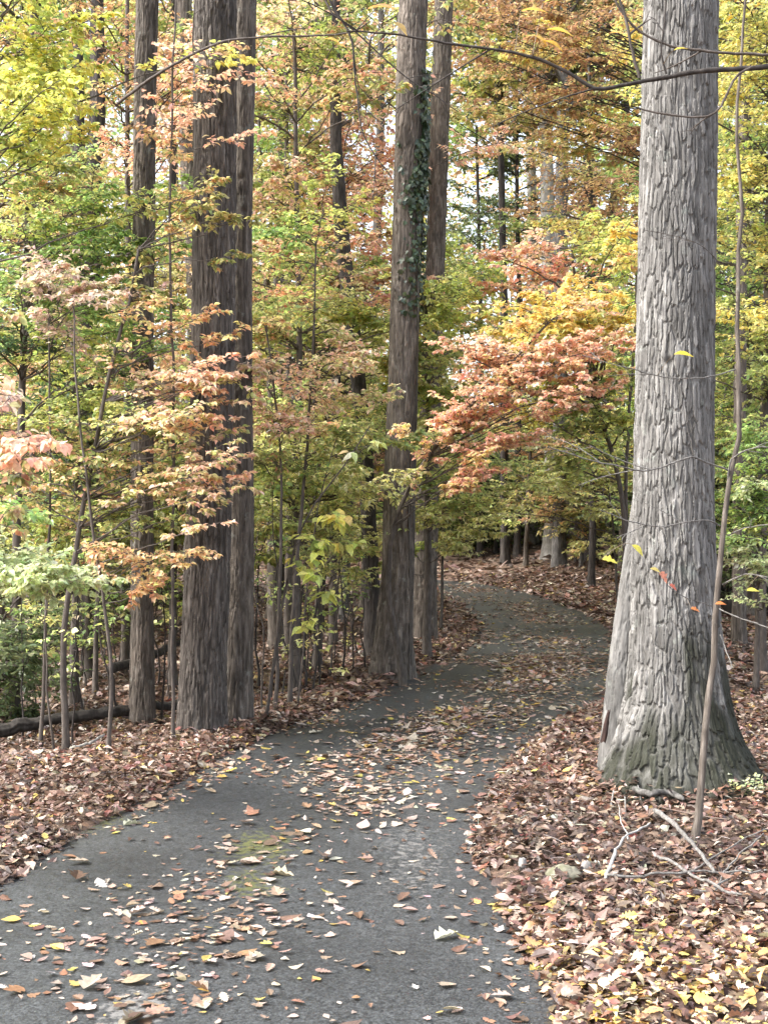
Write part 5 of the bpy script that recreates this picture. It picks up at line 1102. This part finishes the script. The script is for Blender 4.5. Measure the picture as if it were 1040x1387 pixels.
# ------------------------------------------------------------------ the rest of the wood
rf = np.random.default_rng(77)
def pal_at(px):
    if px < 250: return rf.choice(['green', 'yelgreen', 'olive', 'oliveorange', 'rust'])
    if px < 520: return rf.choice(['olive', 'oliveorange', 'peach', 'yelgreen', 'rust'])
    if px < 860: return rf.choice(['rust', 'olive', 'dark', 'yelgreen', 'oliveorange', 'rust'])
    return rf.choice(['goldolive', 'yelgreen', 'olive', 'green'])
WORDS = {'green': 'green', 'yelgreen': 'yellow green', 'olive': 'olive', 'oliveorange': 'olive and orange', 'rust': 'rust brown', 'peach': 'peach', 'dark': 'dark green', 'goldolive': 'golden olive'}
def where(px):
    return 'deep in the woods left of the fused trunks' if px < 290 else 'in the woods between fused trunks and ivy clad tree' if px < 545 else 'in the woods beyond the bend' if px < 880 else 'in the woods right of the big oak'
taken = []
for k in range(84):
    for _ in range(40):
        px = rf.uniform(-160, 1200); Y = rf.uniform(18, 44); X = (px - CX) * Y / FPX
        _, e, _ = road_uv(np.array([X]), np.array([Y]))
        if e[0] > 1.6 and all(math.hypot(X - a, Y - b) > 1.3 for a, b in taken): break
    taken.append((X, Y))
    pal = pal_at(px); pal2 = pal_at(px)
    gap = 470 < px < 720
    H = (rf.uniform(3.0, 6.0) if k % 2 == 0 or gap else rf.uniform(7, .40 * Y + 3))
    z0 = float(gh(X, Y)); rr = np.random.default_rng(2000 + k)
    w = rf.uniform(1.2, 2.2)
    cz = z0 + H * .62
    tg = crown_targets((X, Y, cz), (w, w, H * .42), 14, rr, w * .45, (pal, pal, pal2))
    tg = [t for t in tg if t[0][2] > z0 + .4]
    lean = rr.normal(0, .25, 2)
    st = (np.array([(X, Y, z0 - .08), (X + lean[0] * .4, Y + lean[1] * .4, z0 + H * .5), (X + lean[0], Y + lean[1], z0 + H)]), .02 + .012 * H, .02)
    plant('forest_tree', f'{"small" if H < 6.2 else "tall"} {WORDS[pal]} leaved tree {where(px)}', 'tree', [st], tg, pal, .07 + .0026 * Y, 'hex', seed=2000 + k, dup=.8, nb=9, nt=2, nl=4, limb_r=.02, bark=[M_DARK, M_GREY, M_BRGREY][k % 3], group='unnamed trees in the woods behind', smooth_col=.5)

# far wood: one mass of foliage and slim stems that closes the view
fw = Geo(); nC = 7600
cx = rf.uniform(-34, 34, nC); cy = rf.uniform(46, 74, nC); cz = np.where(rf.random(nC) < .35, np.abs(rf.normal(0, 2.2, nC)), rf.uniform(0, 28, nC))
hi = sst(5, 14, cz); gapm = vn3(cx * .22, cy * .1, cz * .22, 55)
ppx = CX + FPX * cx / cy; ppy = CY - FPX * (cz - CAMH) / cy
clear = ((np.abs(ppx - 512) < 45) & (ppy < 130)) | ((np.abs(ppx - 655) < 62) & (np.abs(ppy - 220) < 80))
okc = (gapm > (.12 + .22 * hi)) & ~(clear & (rf.random(nC) < .15))
cx, cy, cz = cx[okc], cy[okc], cz[okc]; nC = len(cx)
nL = 46
P = np.repeat(np.c_[cx, cy, gh(cx, cy) + cz], nL, 0) + rf.normal(0, 1, (nC * nL, 3)) * np.array([.85, .85, .5])
P[:, 2] = np.maximum(P[:, 2], gh(P[:, 0], P[:, 1]) + .1)
fpal = np.array([PAL[q][0][0] for q in ('olive', 'green', 'yelgreen', 'rust', 'oliveorange', 'dark', 'yellow')])
pi = (vn2(cx * .16, cz * .25, 61) * 6.99).astype(int); pi = np.where(rf.random(nC) < .35, rf.integers(0, 7, nC), pi)
pi = np.where((cz < 3) & (rf.random(nC) < .7), rf.choice([0, 1, 5], nC), pi)
colr = jitter(np.repeat(fpal[pi], nL, 0), rf, .22)
leaves(fw, P, rf.normal(0, 1, (len(P), 3)) * np.array([1, 1, .4]), np.c_[rf.normal(0, .5, (len(P), 2)), np.ones(len(P))], rf.uniform(.18, .34, len(P)), 'hex', 1.1, .2, .2, colr, 0.)
nS = 26; sx = rf.uniform(-32, 32, nS); sy = rf.uniform(45, 72, nS); hS = rf.uniform(9, 22, nS); zS = gh(sx, sy)
A = np.c_[sx, sy, zS - .1]; B = A + np.c_[rf.normal(0, .5, (nS, 2)), hS]
tubes(fw, wob(bez(A, .5 * (A + B), B, 10), .2, rf), rf.uniform(.05, .13, nS)[:, None] * np.linspace(1, .4, 10)[None], 7, (.07, .06, .052))
tag(fw.build('far_woodland', M_LEAF), kind='stuff')

# ================================================================== CAMERA, LIGHT, RENDER SETTINGS
sc = bpy.context.scene
cam = bpy.data.cameras.new('camera'); co = bpy.data.objects.new('camera', cam); C.objects.link(co)
co.location = (0, 0, CAMH); co.rotation_euler = (math.radians(90), 0, 0)
cam.sensor_fit = 'VERTICAL'; cam.sensor_height = 24; cam.lens = FPX / 1387 * 24; cam.clip_end = 900; cam.clip_start = .05
sc.camera = co
EL_, AZ = math.radians(47), math.radians(258)      # bright overcast light from the left
sun = bpy.data.lights.new('sun', 'SUN'); so_ = bpy.data.objects.new('sun', sun); C.objects.link(so_)
sun.energy = 1.35; sun.angle = math.radians(34); sun.color = (1, .98, .94)
from mathutils import Vector
dv = Vector((math.sin(AZ) * math.cos(EL_), math.cos(AZ) * math.cos(EL_), math.sin(EL_)))
so_.rotation_euler = dv.to_track_quat('Z', 'Y').to_euler(); so_.location = (-8, -12, 25)
w = bpy.data.worlds.new('World'); sc.world = w; w.use_nodes = True
nt = w.node_tree; bg = nt.nodes['Background']
sky = nt.nodes.new('ShaderNodeTexSky'); sky.sky_type = 'NISHITA'; sky.sun_disc = False; sky.sun_elevation = EL_; sky.sun_rotation = AZ
sky.air_density = 1.0; sky.dust_density = 4.0; sky.ozone_density = 1.0
hs = nt.nodes.new('ShaderNodeHueSaturation'); hs.inputs['Saturation'].default_value = .5
nt.links.new(sky.outputs[0], hs.inputs['Color']); nt.links.new(hs.outputs[0], bg.inputs['Color']); bg.inputs['Strength'].default_value = .145
sc.view_settings.view_transform = 'Standard'; sc.view_settings.look = 'None'; sc.view_settings.gamma = 1; sc.view_settings.exposure = 2.2
cy_ = sc.cycles
cy_.max_bounces = 7; cy_.diffuse_bounces = 5; cy_.glossy_bounces = 2; cy_.transmission_bounces = 4; cy_.transparent_max_bounces = 4
cy_.use_adaptive_sampling = True; cy_.adaptive_threshold = .015; cy_.use_denoising = True
cy_.caustics_reflective = False; cy_.caustics_refractive = False; cy_.sample_clamp_indirect = 8
